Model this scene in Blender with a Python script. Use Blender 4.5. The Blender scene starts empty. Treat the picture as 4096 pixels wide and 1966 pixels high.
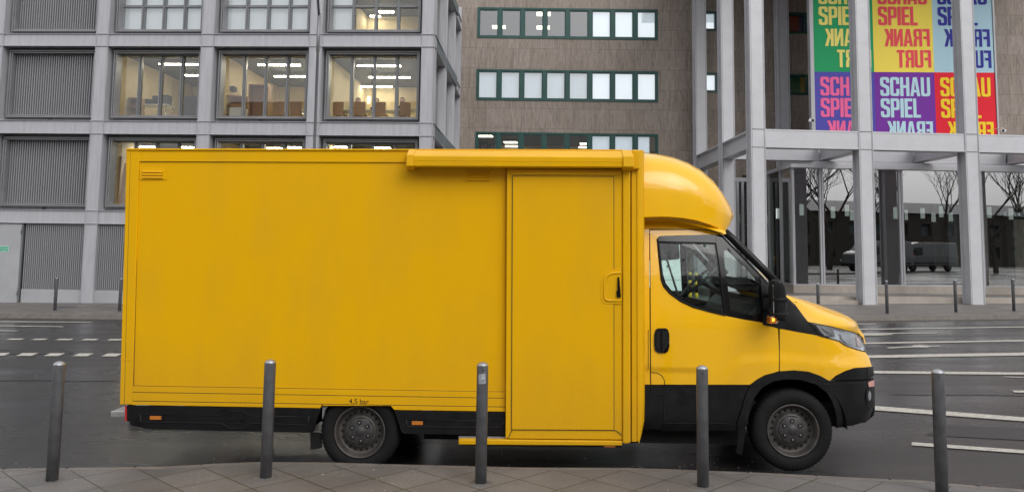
import bpy, bmesh, math, random
from mathutils import Vector, Matrix
from mathutils.geometry import delaunay_2d_cdt
R_ = math.radians
sc = bpy.context.scene
COL = sc.collection
random.seed(7)

# ------------------------------------------------------------------ camera
F_PX, CX, CY = 3340.0, 2048.0, 667.0          # measured in the 4096 x 1966 photograph
PITCH, ROLL, CAM_H = 5.45, 0.013, 1.91
cam = bpy.data.cameras.new('camera')
cam_o = bpy.data.objects.new('camera', cam); COL.objects.link(cam_o)
cam.sensor_width = 36.0
cam.lens = 36.0 * F_PX / 4096.0
cam.shift_y = -(983.0 - CY) / 4096.0
cam.clip_start = 0.1; cam.clip_end = 4000
CM = Matrix.Rotation(R_(90 + PITCH), 4, 'X') @ Matrix.Rotation(ROLL, 4, 'Z')
CPOS = Vector((0, 0, CAM_H))
cam_o.matrix_world = Matrix.Translation(CPOS) @ CM
sc.camera = cam_o

# ------------------------------------------------------------------ world, sun, exposure
SUN_EL, SUN_ROT = 38.0, 150.0
w = bpy.data.worlds.new("World"); sc.world = w; w.use_nodes = True
nt = w.node_tree; nt.nodes.clear()
sky = nt.nodes.new('ShaderNodeTexSky'); sky.sky_type = 'NISHITA'; sky.sun_disc = False
sky.sun_elevation = R_(SUN_EL); sky.sun_rotation = R_(SUN_ROT)
sky.air_density = 1.0; sky.dust_density = 6.0; sky.ozone_density = 1.0
hsv = nt.nodes.new('ShaderNodeHueSaturation'); hsv.inputs['Saturation'].default_value = 0.10
mixw = nt.nodes.new('ShaderNodeMixRGB'); mixw.inputs[0].default_value = 0.62
mixw.inputs[2].default_value = (8.3, 8.4, 8.7, 1)
bg = nt.nodes.new('ShaderNodeBackground'); bg.inputs[1].default_value = 0.105
wo = nt.nodes.new('ShaderNodeOutputWorld')
nt.links.new(sky.outputs[0], hsv.inputs['Color']); nt.links.new(hsv.outputs[0], mixw.inputs[1])
nt.links.new(mixw.outputs[0], bg.inputs[0]); nt.links.new(bg.outputs[0], wo.inputs[0])
sun = bpy.data.lights.new('sun', 'SUN'); sun.energy = 0.65; sun.angle = R_(40); sun.color = (1, .97, .93)
sun_o = bpy.data.objects.new('sun', sun); COL.objects.link(sun_o)
# light travels from azimuth SUN_ROT (clockwise from +Y)
_az = R_(SUN_ROT); _sd = Vector((math.sin(_az)*math.cos(R_(SUN_EL)), math.cos(_az)*math.cos(R_(SUN_EL)), math.sin(R_(SUN_EL))))
sun_o.rotation_euler = _sd.to_track_quat('Z', 'Y').to_euler()
vs = sc.view_settings; vs.view_transform = 'Standard'; vs.look = 'None'; vs.exposure = 0.55; vs.gamma = 1.0
vs.use_curve_mapping = False
sc.cycles.use_denoising = True
sc.cycles.max_bounces = 8; sc.cycles.transparent_max_bounces = 16

# ------------------------------------------------------------------ measuring helpers
def ray(px, py):
    return (CM.to_3x3() @ Vector(((px-CX)/F_PX, -(py-CY)/F_PX, -1.0)))
def gz(x):                                    # the street rises gently to the right
    return 0.010 * max(-30.0, min(30.0, x))
def on_ground(px, py, h=0.0):
    r = ray(px, py); p = None; t = 10.0
    for _ in range(60):
        x = r.x * t; t = (gz(x) + h - CAM_H) / r.z
    return Vector((r.x*t, r.y*t, gz(r.x*t) + h))
class Frame:
    "a thing's own upright frame: local x along its front, y into it, z up"
    def __init__(s, ox, oy, oz, psi):
        s.o = Vector((ox, oy, oz)); s.psi = psi
        s.ax = Vector((math.cos(psi), -math.sin(psi), 0)); s.ay = Vector((math.sin(psi), math.cos(psi), 0))
    def at(s, px, py, d=0.0):
        r = ray(px, py); t = ((s.o - CPOS).dot(s.ay) + d) / r.dot(s.ay)
        q = CPOS + r*t - s.o
        return Vector((q.dot(s.ax), d, q.z))
    def line(s, px, py):                       # local origin and direction of the view line
        r = ray(px, py); c = CPOS - s.o
        return (Vector((c.dot(s.ax), c.dot(s.ay), c.z)), Vector((r.dot(s.ax), r.dot(s.ay), r.z)))
    def place(s, o):
        o.location = s.o; o.rotation_euler = (0, 0, -s.psi)

# ------------------------------------------------------------------ objects
def tag(o, label=None, cat=None, group=None, kind=None):
    if label: o['label'] = label
    if cat: o['category'] = cat
    if group: o['group'] = group
    if kind: o['kind'] = kind
    return o
def empty(name, label, cat, loc=(0,0,0), rz=0.0, group=None):
    o = bpy.data.objects.new(name, None); COL.objects.link(o)
    o.location = loc; o.rotation_euler = (0, 0, rz); o.empty_display_size = .2
    return tag(o, label, cat, group)
def link(name, me, parent=None, loc=None, rot=None):
    o = bpy.data.objects.new(name, me); COL.objects.link(o)
    if parent: o.parent = parent
    if loc is not None: o.location = loc
    if rot is not None: o.rotation_euler = rot
    return o
def copy_tree(o, parent=None):
    c = o.copy(); COL.objects.link(c)
    if parent: c.parent = parent
    for ch in list(o.children): copy_tree(ch, c)
    return c
class MB:
    def __init__(s): s.v = []; s.f = []; s.sm = []
    def add(s, vs, fs, smooth=False):
        b = len(s.v); s.v += [tuple(v) for v in vs]
        for f in fs: s.f.append(tuple(b+i for i in f)); s.sm.append(smooth)
        return s
    def box(s, x0, x1, y0, y1, z0, z1):
        if x0 > x1: x0, x1 = x1, x0
        if y0 > y1: y0, y1 = y1, y0
        if z0 > z1: z0, z1 = z1, z0
        return s.add([(x0,y0,z0),(x1,y0,z0),(x1,y1,z0),(x0,y1,z0),(x0,y0,z1),(x1,y0,z1),(x1,y1,z1),(x0,y1,z1)],
              [(0,3,2,1),(4,5,6,7),(0,1,5,4),(1,2,6,5),(2,3,7,6),(3,0,4,7)])
    def prism(s, poly, axis, a, b):
        "poly: 2D outline; axis 'x': poly=(y,z); 'y': poly=(x,z); 'z': poly=(x,y)"
        n = len(poly)
        def P(p, c): return (c, p[0], p[1]) if axis == 'x' else ((p[0], c, p[1]) if axis == 'y' else (p[0], p[1], c))
        vs = [P(p, a) for p in poly] + [P(p, b) for p in poly]
        fs = [tuple(range(n)), tuple(range(2*n-1, n-1, -1))] + [(i, i+n, (i+1) % n + n, (i+1) % n) for i in range(n)]
        return s.add(vs, fs)
    def tube(s, pts, r, n=10, caps=True, smooth=True):
        pts = [Vector(p) for p in pts]; rs = r if isinstance(r, (list, tuple)) else [r]*len(pts)
        rings = []; up = None
        for i, p in enumerate(pts):
            d = (pts[min(i+1, len(pts)-1)] - pts[max(i-1, 0)]).normalized()
            if up is None: up = Vector((0,0,1)) if abs(d.z) < .9 else Vector((1,0,0))
            a = d.cross(up).normalized(); b = a.cross(d).normalized(); up = b
            rings.append([p + a*math.cos(2*math.pi*k/n)*rs[i] + b*math.sin(2*math.pi*k/n)*rs[i] for k in range(n)])
        vs = [v for rg in rings for v in rg]; fs = []
        for i in range(len(pts)-1):
            for k in range(n): fs.append((i*n+k, i*n+(k+1) % n, (i+1)*n+(k+1) % n, (i+1)*n+k))
        s.add(vs, fs, smooth)
        if caps: s.add(rings[0], [tuple(range(n-1, -1, -1))]); s.add(rings[-1], [tuple(range(n))])
        return s
    def lathe(s, prof, n=32, axis='z', c=(0,0,0), mod=None, smooth=True):
        "prof: (radius, height) list"
        vs = []; m = len(prof)
        for k in range(n):
            a = 2*math.pi*k/n
            for j, (r, h) in enumerate(prof):
                rr = r + (mod(k, j) if mod else 0)
                if axis == 'z': vs.append((c[0]+rr*math.cos(a), c[1]+rr*math.sin(a), c[2]+h))
                elif axis == 'y': vs.append((c[0]+rr*math.cos(a), c[1]+h, c[2]+rr*math.sin(a)))
                else: vs.append((c[0]+h, c[1]+rr*math.cos(a), c[2]+rr*math.sin(a)))
        fs = [(k*m+j, ((k+1) % n)*m+j, ((k+1) % n)*m+j+1, k*m+j+1) for k in range(n) for j in range(m-1)]
        return s.add(vs, fs, smooth)
    def grid(s, rows, smooth=True, close=False):
        m = len(rows[0]); vs = [p for r in rows for p in r]
        fs = [(i*m+j, i*m+j+1, (i+1)*m+j+1, (i+1)*m+j) for i in range(len(rows)-1) for j in range(m-1)]
        return s.add(vs, fs, smooth)
    def mesh(s, name, mat):
        me = bpy.data.meshes.new(name); me.from_pydata(s.v, [], s.f)
        me.polygons.foreach_set('use_smooth', s.sm)
        bm = bmesh.new(); bm.from_mesh(me)
        bmesh.ops.remove_doubles(bm, verts=bm.verts, dist=1e-6)
        bmesh.ops.recalc_face_normals(bm, faces=bm.faces); bm.to_mesh(me); bm.free()
        if mat: me.materials.append(mat)
        return me
    def build(s, name, mat, parent=None, loc=None, rot=None, bevel=0):
        o = link(name, s.mesh(name, mat), parent, loc, rot)
        if bevel:
            b = o.modifiers.new('b', 'BEVEL'); b.width = bevel; b.segments = 2; b.limit_method = 'ANGLE'; b.angle_limit = R_(40)
        return o
def struct(name, mb, mat):
    return tag(mb.build(name, mat), kind='structure')
def inside(p, poly):
    x, y = p; c = False; j = len(poly)-1
    for i in range(len(poly)):
        xi, yi = poly[i]; xj, yj = poly[j]
        if (yi > y) != (yj > y) and x < (xj-xi)*(y-yi)/(yj-yi)+xi: c = not c
        j = i
    return c
def fill(poly, holes=(), step=None):
    "dense triangles inside an outline: 2D points and triples"
    pts = []; eds = []
    for lp in (poly,)+tuple(holes):
        b = len(pts); n = len(lp)
        pts += [Vector(p) for p in lp]; eds += [(b+i, b+(i+1) % n) for i in range(n)]
    if step:
        xs = [p[0] for p in poly]; ys = [p[1] for p in poly]
        x = min(xs)+step*.5
        while x < max(xs):
            y = min(ys)+step*.5
            while y < max(ys):
                if inside((x, y), poly) and not any(inside((x, y), h) for h in holes): pts.append(Vector((x, y)))
                y += step
            x += step
    v, e, f, _, _, _ = delaunay_2d_cdt(pts, eds, [], 0, 1e-6)
    out = []
    for t in f:
        c = sum((v[i] for i in t), Vector((0, 0)))/len(t)
        if inside(c, poly) and not any(inside(c, h) for h in holes): out.append(tuple(t))
    return v, out
def slab(mb, poly, holes, fn, thick, step=None, smooth=True):
    "patch laid on surface fn(x,z)->y, with thickness going into +y"
    v, f = fill(poly, holes, step)
    fr = [(p.x, fn(p.x, p.y), p.y) for p in v]; bk = [(p[0], p[1]+thick, p[2]) for p in fr]
    mb.add(fr, f, smooth)
    if thick:
        cnt = {}
        for t in f:
            for i in range(len(t)):
                a, b = t[i], t[(i+1) % len(t)]; k = (min(a, b), max(a, b)); cnt[k] = cnt.get(k, 0)+1
        for (a, b), c in cnt.items():
            if c == 1: mb.add([fr[a], fr[b], bk[b], bk[a]], [(0, 1, 2, 3)])
        mb.add(bk, f, smooth)
    return mb
def mesh_raw(mb, name, mat):
    me = bpy.data.meshes.new(name); me.from_pydata(mb.v, [], mb.f); me.polygons.foreach_set('use_smooth', mb.sm)
    if mat: me.materials.append(mat)
    return me
def text_mesh(txt, size, mat, name='lettering', ext=0.0006, off=0.0):
    cu = bpy.data.curves.new(name, 'FONT'); cu.body = txt; cu.size = size; cu.extrude = ext; cu.offset = off; cu.align_x = 'CENTER'
    o = bpy.data.objects.new(name, cu); COL.objects.link(o)
    bpy.context.view_layer.update()
    me = bpy.data.meshes.new_from_object(o.evaluated_get(bpy.context.evaluated_depsgraph_get()))
    bpy.data.objects.remove(o); me.materials.clear(); me.materials.append(mat); me.name = name
    return me

# ------------------------------------------------------------------ materials
def new_mat(name):
    m = bpy.data.materials.new(name); m.use_nodes = True; n = m.node_tree
    return m, n, n.nodes['Principled BSDF']
def mat(name, col, rough=.5, metal=0., coat=0., var=0., vscale=3., bump=0., bscale=40., stretch=(1,1,1), rvar=0., spec=None, col2=None):
    m, n, p = new_mat(name)
    p.inputs['Base Color'].default_value = (*col, 1); p.inputs['Roughness'].default_value = rough
    p.inputs['Metallic'].default_value = metal; p.inputs['Coat Weight'].default_value = coat; p.inputs['Coat Roughness'].default_value = .08
    if spec is not None: p.inputs['Specular IOR Level'].default_value = spec
    if var or bump or rvar:
        tc = n.nodes.new('ShaderNodeTexCoord'); mp = n.nodes.new('ShaderNodeMapping'); mp.inputs['Scale'].default_value = stretch
        n.links.new(tc.outputs['Object'], mp.inputs[0])
    if var or rvar:
        nz = n.nodes.new('ShaderNodeTexNoise'); nz.inputs['Scale'].default_value = vscale; nz.inputs['Detail'].default_value = 8; nz.inputs['Roughness'].default_value = .65
        n.links.new(mp.outputs[0], nz.inputs[0])
        rp = n.nodes.new('ShaderNodeValToRGB'); rp.color_ramp.elements[0].position = .3; rp.color_ramp.elements[1].position = .7
        a = col2 or tuple(c*(1-var) for c in col); b = tuple(min(1, c*(1+var*.6)) for c in col)
        rp.color_ramp.elements[0].color = (*a, 1); rp.color_ramp.elements[1].color = (*b, 1)
        n.links.new(nz.outputs[0], rp.inputs[0])
        if var: n.links.new(rp.outputs[0], p.inputs['Base Color'])
        if rvar:
            mr = n.nodes.new('ShaderNodeMapRange'); mr.inputs[1].default_value = .3; mr.inputs[2].default_value = .7
            mr.inputs[3].default_value = max(.03, rough-rvar); mr.inputs[4].default_value = rough+rvar
            n.links.new(nz.outputs[0], mr.inputs[0]); n.links.new(mr.outputs[0], p.inputs['Roughness'])
    if bump:
        nb = n.nodes.new('ShaderNodeTexNoise'); nb.inputs['Scale'].default_value = bscale; nb.inputs['Detail'].default_value = 6
        n.links.new(mp.outputs[0], nb.inputs[0])
        bp = n.nodes.new('ShaderNodeBump'); bp.inputs['Strength'].default_value = bump; bp.inputs['Distance'].default_value = .01
        n.links.new(nb.outputs[0], bp.inputs['Height']); n.links.new(bp.outputs[0], p.inputs['Normal'])
    return m
def glass(name, tint=(.8,.85,.85), refl=1.0, base=0.06, rough=0.0):
    "thin architectural glass: tinted see-through plus mirror reflection growing with angle"
    m = bpy.data.materials.new(name); m.use_nodes = True; n = m.node_tree; n.nodes.clear()
    o = n.nodes.new('ShaderNodeOutputMaterial'); t = n.nodes.new('ShaderNodeBsdfTransparent'); t.inputs[0].default_value = (*tint, 1)
    g = n.nodes.new('ShaderNodeBsdfGlossy'); g.inputs['Roughness'].default_value = rough; g.inputs[0].default_value = (1,1,1,1)
    fr = n.nodes.new('ShaderNodeFresnel'); fr.inputs[0].default_value = 1.5
    mr = n.nodes.new('ShaderNodeMapRange'); mr.inputs[1].default_value = .04; mr.inputs[2].default_value = 1; mr.inputs[3].default_value = base; mr.inputs[4].default_value = refl
    mx = n.nodes.new('ShaderNodeMixShader')
    n.links.new(fr.outputs[0], mr.inputs[0]); n.links.new(mr.outputs[0], mx.inputs[0])
    n.links.new(t.outputs[0], mx.inputs[1]); n.links.new(g.outputs[0], mx.inputs[2]); n.links.new(mx.outputs[0], o.inputs[0])
    return m
def emis(name, col, s):
    m, n, p = new_mat(name); p.inputs['Base Color'].default_value = (*col, 1)
    p.inputs['Emission Color'].default_value = (*col, 1); p.inputs['Emission Strength'].default_value = s
    return m

M = {}
def paint_mat(name, col):
    "van paint: road film in faint vertical streaks and blotches, soft orange peel"
    m, n, p = new_mat(name)
    tc = n.nodes.new('ShaderNodeTexCoord')
    mp = n.nodes.new('ShaderNodeMapping'); mp.inputs['Scale'].default_value = (2.2, 2.2, .8); n.links.new(tc.outputs['Object'], mp.inputs[0])
    n1 = n.nodes.new('ShaderNodeTexNoise'); n1.inputs['Scale'].default_value = 1.5; n1.inputs['Detail'].default_value = 9; n.links.new(mp.outputs[0], n1.inputs[0])
    n2 = n.nodes.new('ShaderNodeTexNoise'); n2.inputs['Scale'].default_value = .8; n2.inputs['Detail'].default_value = 3; n.links.new(tc.outputs['Object'], n2.inputs[0])
    n3 = n.nodes.new('ShaderNodeTexNoise'); n3.inputs['Scale'].default_value = 55; n3.inputs['Detail'].default_value = 4; n.links.new(tc.outputs['Object'], n3.inputs[0])
    # grime gathers low on the body (spray from the wheels)
    sx = n.nodes.new('ShaderNodeSeparateXYZ'); n.links.new(tc.outputs['Object'], sx.inputs[0])
    low = n.nodes.new('ShaderNodeMapRange'); low.inputs[1].default_value = 1.15; low.inputs[2].default_value = .45; low.inputs[3].default_value = 0; low.inputs[4].default_value = .42
    n.links.new(sx.outputs[2], low.inputs[0])
    a = n.nodes.new('ShaderNodeMath'); a.operation = 'MULTIPLY'; n.links.new(n1.outputs[0], a.inputs[0]); n.links.new(n2.outputs[0], a.inputs[1])
    b = n.nodes.new('ShaderNodeMath'); b.operation = 'MULTIPLY_ADD'; n.links.new(low.outputs[0], b.inputs[0]); n.links.new(n3.outputs[0], b.inputs[1]); n.links.new(a.outputs[0], b.inputs[2])
    mr = n.nodes.new('ShaderNodeMapRange'); mr.inputs[1].default_value = .2; mr.inputs[2].default_value = .75; mr.inputs[3].default_value = 0.0; mr.inputs[4].default_value = .34
    n.links.new(b.outputs[0], mr.inputs[0])
    mx = n.nodes.new('ShaderNodeMixRGB'); mx.inputs[1].default_value = (*col, 1); mx.inputs[2].default_value = (.30, .17, .035, 1)
    n.links.new(mr.outputs[0], mx.inputs[0]); n.links.new(mx.outputs[0], p.inputs['Base Color'])
    r = n.nodes.new('ShaderNodeMapRange'); r.inputs[1].default_value = 0; r.inputs[2].default_value = .5; r.inputs[3].default_value = .34; r.inputs[4].default_value = .6
    n.links.new(mr.outputs[0], r.inputs[0]); n.links.new(r.outputs[0], p.inputs['Roughness'])
    p.inputs['Coat Weight'].default_value = .10; p.inputs['Coat Roughness'].default_value = .15; p.inputs['Specular IOR Level'].default_value = .2
    bp = n.nodes.new('ShaderNodeBump'); bp.inputs['Strength'].default_value = .05; bp.inputs['Distance'].default_value = .004
    n.links.new(n3.outputs[0], bp.inputs['Height']); n.links.new(bp.outputs[0], p.inputs['Normal'])
    return m
M['yellow'] = paint_mat('yellow_paint', (.74, .395, .0))
def cab_paint():
    m = paint_mat('yellow_cab_paint', (.88, .475, .0005)); p = m.node_tree.nodes['Principled BSDF']
    p.inputs['Coat Weight'].default_value = 1.0; p.inputs['Coat Roughness'].default_value = .03
    return m
M['cabyellow'] = cab_paint()
M['seam'] = mat('seal_rubber', (.05, .035, .015), .8)
M['black'] = mat('black_plastic', (.0065, .0065, .0075), .42, var=.4, vscale=8, bump=.12, bscale=90, rvar=.12, spec=.28)
M['gloss'] = mat('gloss_black', (.004, .004, .005), .07, spec=.45)
M['rubber'] = mat('tyre_rubber', (.0115, .011, .011), .78, spec=.2, var=.3, vscale=10, bump=.2, bscale=60)
M['rim'] = mat('rim_steel', (.075, .068, .063), .5, metal=.25, var=.5, vscale=9, rvar=.15)
M['hub'] = mat('hub_cover', (.038, .036, .036), .5, var=.3, vscale=12)
M['nut'] = mat('nut_steel', (.3, .3, .3), .4, metal=.7)
M['dark'] = mat('dark_hole', (.006, .006, .006), .9)
M['chrome'] = mat('chrome', (.75, .75, .76), .12, metal=1)
M['alu'] = mat('aluminium', (.62, .62, .62), .35, metal=.9, var=.2, vscale=20)
M['amber'] = emis('amber_lens', (.75, .25, .02), .05); M['amberlit'] = emis('amber_lit', (1, .42, .03), 1.7)
M['amberlens'] = mat('orange_lens', (.50, .15, .01), .15, coat=1)
M['red'] = mat('red_lens', (.42, .01, .012), .15, coat=1)
M['cabglass'] = glass('cab_glass', (.80, .95, .90), .9, .05)
M['screen'] = glass('screen_glass', (.85, .93, .9), .35, .03)
M['silver'] = mat('silver_van_paint', (.10, .105, .11), .3, coat=.5)
M['lens'] = glass('lamp_glass', (.85, .88, .9), .9, .12)
M['seat'] = mat('seat_cloth', (.02, .022, .024), .9)
M['dash'] = mat('dash_plastic', (.025, .027, .03), .55)
M['bollard'] = mat('bollard_metal', (.12, .12, .127), .40, metal=.3, var=.35, vscale=9, bump=.06, bscale=120, rvar=.08)
M['cap'] = mat('bollard_cap', (.42, .43, .45), .42, metal=.85, bump=.2, bscale=80)
M['white'] = mat('white_paint', (.78, .79, .8), .3, coat=.5, var=.06)
def steel_mat():
    m, n, p = new_mat('steel_grey_paint')
    tc = n.nodes.new('ShaderNodeTexCoord'); mp = n.nodes.new('ShaderNodeMapping'); mp.inputs['Scale'].default_value = (7, 7, .9); n.links.new(tc.outputs['Object'], mp.inputs[0])
    n1 = n.nodes.new('ShaderNodeTexNoise'); n1.inputs['Scale'].default_value = 1.2; n1.inputs['Detail'].default_value = 8; n.links.new(mp.outputs[0], n1.inputs[0])
    rp = n.nodes.new('ShaderNodeValToRGB'); rp.color_ramp.elements[0].position = .33; rp.color_ramp.elements[1].position = .6
    rp.color_ramp.elements[0].color = (.375, .375, .40, 1); rp.color_ramp.elements[1].color = (.43, .43, .455, 1)
    n.links.new(n1.outputs[0], rp.inputs[0]); n.links.new(rp.outputs[0], p.inputs['Base Color'])
    p.inputs['Roughness'].default_value = .42; p.inputs['Metallic'].default_value = .15
    return m
M['steel'] = steel_mat()
M['steelpale'] = mat('pale_steel_paint', (.50, .50, .525), .4, var=.1, vscale=1.5)
M['frame'] = mat('frame_grey_paint', (.25, .25, .26), .45, metal=.2, var=.15, vscale=2)
M['mull'] = mat('mullion_grey', (.20, .205, .215), .4, metal=.3)
M['slat'] = mat('slat_grey', (.36, .36, .38), .4, metal=.3)
M['void'] = mat('void_behind_slats', (.02, .02, .024), .9)
M['doorgrey'] = mat('door_grey_paint', (.34, .345, .36), .45, var=.12, vscale=1.2)
M['green'] = mat('green_frame_paint', (.008, .065, .055), .4, var=.15)
M['signgreen'] = mat('sign_green', (.01, .33, .2), .4)
M['signwhite'] = mat('sign_white', (.7, .75, .72), .5)
M['winglass'] = glass('window_glass', (.92, .93, .91), .9, .10)
M['brownglass'] = glass('brown_window_glass', (.72, .78, .8), .9, .22)
M['lobbyglass'] = glass('lobby_glass', (.38, .44, .41), .9, .33)
M['sideglass'] = glass('lobby_side_glass', (.42, .50, .46), .6, .05)
M['blind'] = emis('glowing_white', (.62, .66, .70), .22)  # faint glow added to brighten blinds, clock face and sign letters
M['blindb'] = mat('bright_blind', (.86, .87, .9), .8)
M['glowblind'] = emis('glowing_blind', (.86, .89, .93), .42)  # no lamp behind: the blind itself glows so it looks bright
M['glowblind'].node_tree.nodes['Principled BSDF'].inputs['Roughness'].default_value = .9
M['beige'] = mat('room_beige', (.64, .54, .34), .8, var=.08); M['ceil'] = mat('room_ceiling', (.62, .58, .46), .8)
M['roomdark'] = mat('office_dim', (.13, .15, .16), .8); M['tube'] = emis('lamp_tube', (1, .92, .72), 30)
M['panel_l'] = emis('lamp_panel', (1, .9, .66), 3.5)
M['wood'] = mat('beech_wood', (.42, .26, .15), .5, var=.2, vscale=6, stretch=(1,1,6)); M['orangewood'] = mat('orange_wood', (.45, .24, .08), .5, var=.2)
M['table'] = mat('table_white', (.7, .72, .72), .3); M['dkgrey'] = mat('dark_grey_thing', (.05, .055, .07), .6)
M['skin'] = mat('skin', (.5, .28, .2), .6); M['cloth'] = mat('dark_cloth', (.05, .06, .09), .9); M['hair'] = mat('hair', (.05, .03, .02), .8)
M['plinth'] = mat('plinth_stone', (.36, .32, .28), .7, var=.2, vscale=2, bump=.1)
M['line'] = mat('road_paint', (.52, .49, .43), .55, var=.3, vscale=22, col2=(.27, .255, .23), bump=.2, bscale=60)
M['kerb'] = mat('kerb_stone', (.17, .15, .135), .6, var=.3, vscale=6, bump=.3, bscale=60, rvar=.15)
M['leaf'] = mat('leaf', (.03, .08, .025), .6); M['bark'] = mat('bark', (.06, .05, .042), .9, var=.3)
M['facade_b'] = mat('plaster_facade', (.42, .39, .35), .8, var=.15)
M['redpaint'] = mat('red_spray', (.6, .12, .1), .7)

def asphalt():
    m, n, p = new_mat('wet_asphalt')
    tc = n.nodes.new('ShaderNodeTexCoord')
    n1 = n.nodes.new('ShaderNodeTexNoise'); n1.inputs['Scale'].default_value = 70; n1.inputs['Detail'].default_value = 5; n1.inputs['Roughness'].default_value = .8
    n2 = n.nodes.new('ShaderNodeTexNoise'); n2.inputs['Scale'].default_value = .55; n2.inputs['Detail'].default_value = 6
    mp = n.nodes.new('ShaderNodeMapping'); mp.inputs['Scale'].default_value = (.35, 1.3, 1); n.links.new(tc.outputs['Object'], mp.inputs[0])
    n.links.new(tc.outputs['Object'], n1.inputs[0]); n.links.new(mp.outputs[0], n2.inputs[0])
    rp = n.nodes.new('ShaderNodeValToRGB'); e = rp.color_ramp.elements
    e[0].position = .35; e[0].color = (.009, .008, .0085, 1); e[1].position = .66; e[1].color = (.050, .046, .045, 1)
    x = e.new(.76); x.color = (.30, .29, .28, 1)
    n.links.new(n1.outputs[0], rp.inputs[0]); 
    mx = n.nodes.new('ShaderNodeMixRGB'); mx.blend_type = 'MULTIPLY'; mx.inputs[0].default_value = .6
    rp2 = n.nodes.new('ShaderNodeValToRGB'); rp2.color_ramp.elements[0].position = .35; rp2.color_ramp.elements[1].position = .65; rp2.color_ramp.elements[0].color = (.4, .4, .4, 1)
    n.links.new(n2.outputs[0], rp2.inputs[0]); n.links.new(rp.outputs[0], mx.inputs[1]); n.links.new(rp2.outputs[0], mx.inputs[2])
    n.links.new(mx.outputs[0], p.inputs['Base Color'])
    mr = n.nodes.new('ShaderNodeMapRange'); mr.inputs[1].default_value = .35; mr.inputs[2].default_value = .65; mr.inputs[3].default_value = .13; mr.inputs[4].default_value = .42
    n.links.new(n2.outputs[0], mr.inputs[0]); n.links.new(mr.outputs[0], p.inputs['Roughness'])
    bp = n.nodes.new('ShaderNodeBump'); bp.inputs['Strength'].default_value = .30; bp.inputs['Distance'].default_value = .005
    n.links.new(n1.outputs[0], bp.inputs['Height']); n.links.new(bp.outputs[0], p.inputs['Normal'])
    return m
M['asphalt'] = asphalt()
def tiles(name, p0, size, ang, c1, c2, mortar, msize=.006, moss=(.035, .04, .015), rough=.6):
    m, n, p = new_mat(name)
    tc = n.nodes.new('ShaderNodeTexCoord'); mp = n.nodes.new('ShaderNodeMapping')
    a = R_(ang); rx = math.cos(a)*p0[0]-math.sin(a)*p0[1]; ry = math.sin(a)*p0[0]+math.cos(a)*p0[1]
    mp.inputs['Rotation'].default_value = (0, 0, a); mp.inputs['Location'].default_value = (-rx, -ry, 0)
    n.links.new(tc.outputs['Object'], mp.inputs[0])
    b = n.nodes.new('ShaderNodeTexBrick'); b.offset = 0; b.inputs['Scale'].default_value = 1; b.inputs['Brick Width'].default_value = size
    b.inputs['Row Height'].default_value = size; b.inputs['Mortar Size'].default_value = msize; b.inputs['Mortar Smooth'].default_value = .1
    b.inputs['Color1'].default_value = (*c1, 1); b.inputs['Color2'].default_value = (*c2, 1); b.inputs['Mortar'].default_value = (*moss, 1)
    n.links.new(mp.outputs[0], b.inputs[0])
    nz = n.nodes.new('ShaderNodeTexNoise'); nz.inputs['Scale'].default_value = 130; nz.inputs['Detail'].default_value = 4; n.links.new(tc.outputs['Object'], nz.inputs[0])
    rp = n.nodes.new('ShaderNodeValToRGB'); rp.color_ramp.elements[0].position = .3; rp.color_ramp.elements[0].color = (.6, .6, .6, 1); rp.color_ramp.elements[1].position = .72; rp.color_ramp.elements[1].color = (1.25, 1.25, 1.25, 1)
    n.links.new(nz.outputs[0], rp.inputs[0])
    n3 = n.nodes.new('ShaderNodeTexNoise'); n3.inputs['Scale'].default_value = 1.6; n3.inputs['Detail'].default_value = 6; n.links.new(tc.outputs['Object'], n3.inputs[0])
    rp3 = n.nodes.new('ShaderNodeValToRGB'); rp3.color_ramp.elements[0].position = .35; rp3.color_ramp.elements[0].color = (.72, .72, .74, 1); rp3.color_ramp.elements[1].position = .6
    n.links.new(n3.outputs[0], rp3.inputs[0])
    m1 = n.nodes.new('ShaderNodeMixRGB'); m1.blend_type = 'MULTIPLY'; m1.inputs[0].default_value = 1; n.links.new(b.outputs[0], m1.inputs[1]); n.links.new(rp.outputs[0], m1.inputs[2])
    m2 = n.nodes.new('ShaderNodeMixRGB'); m2.blend_type = 'MULTIPLY'; m2.inputs[0].default_value = 1; n.links.new(m1.outputs[0], m2.inputs[1]); n.links.new(rp3.outputs[0], m2.inputs[2])
    n.links.new(m2.outputs[0], p.inputs['Base Color']); p.inputs['Roughness'].default_value = rough
    bp = n.nodes.new('ShaderNodeBump'); bp.inputs['Strength'].default_value = .35; bp.inputs['Distance'].default_value = .005
    n.links.new(m1.outputs[0], bp.inputs['Height']); n.links.new(bp.outputs[0], p.inputs['Normal'])
    return m
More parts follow.
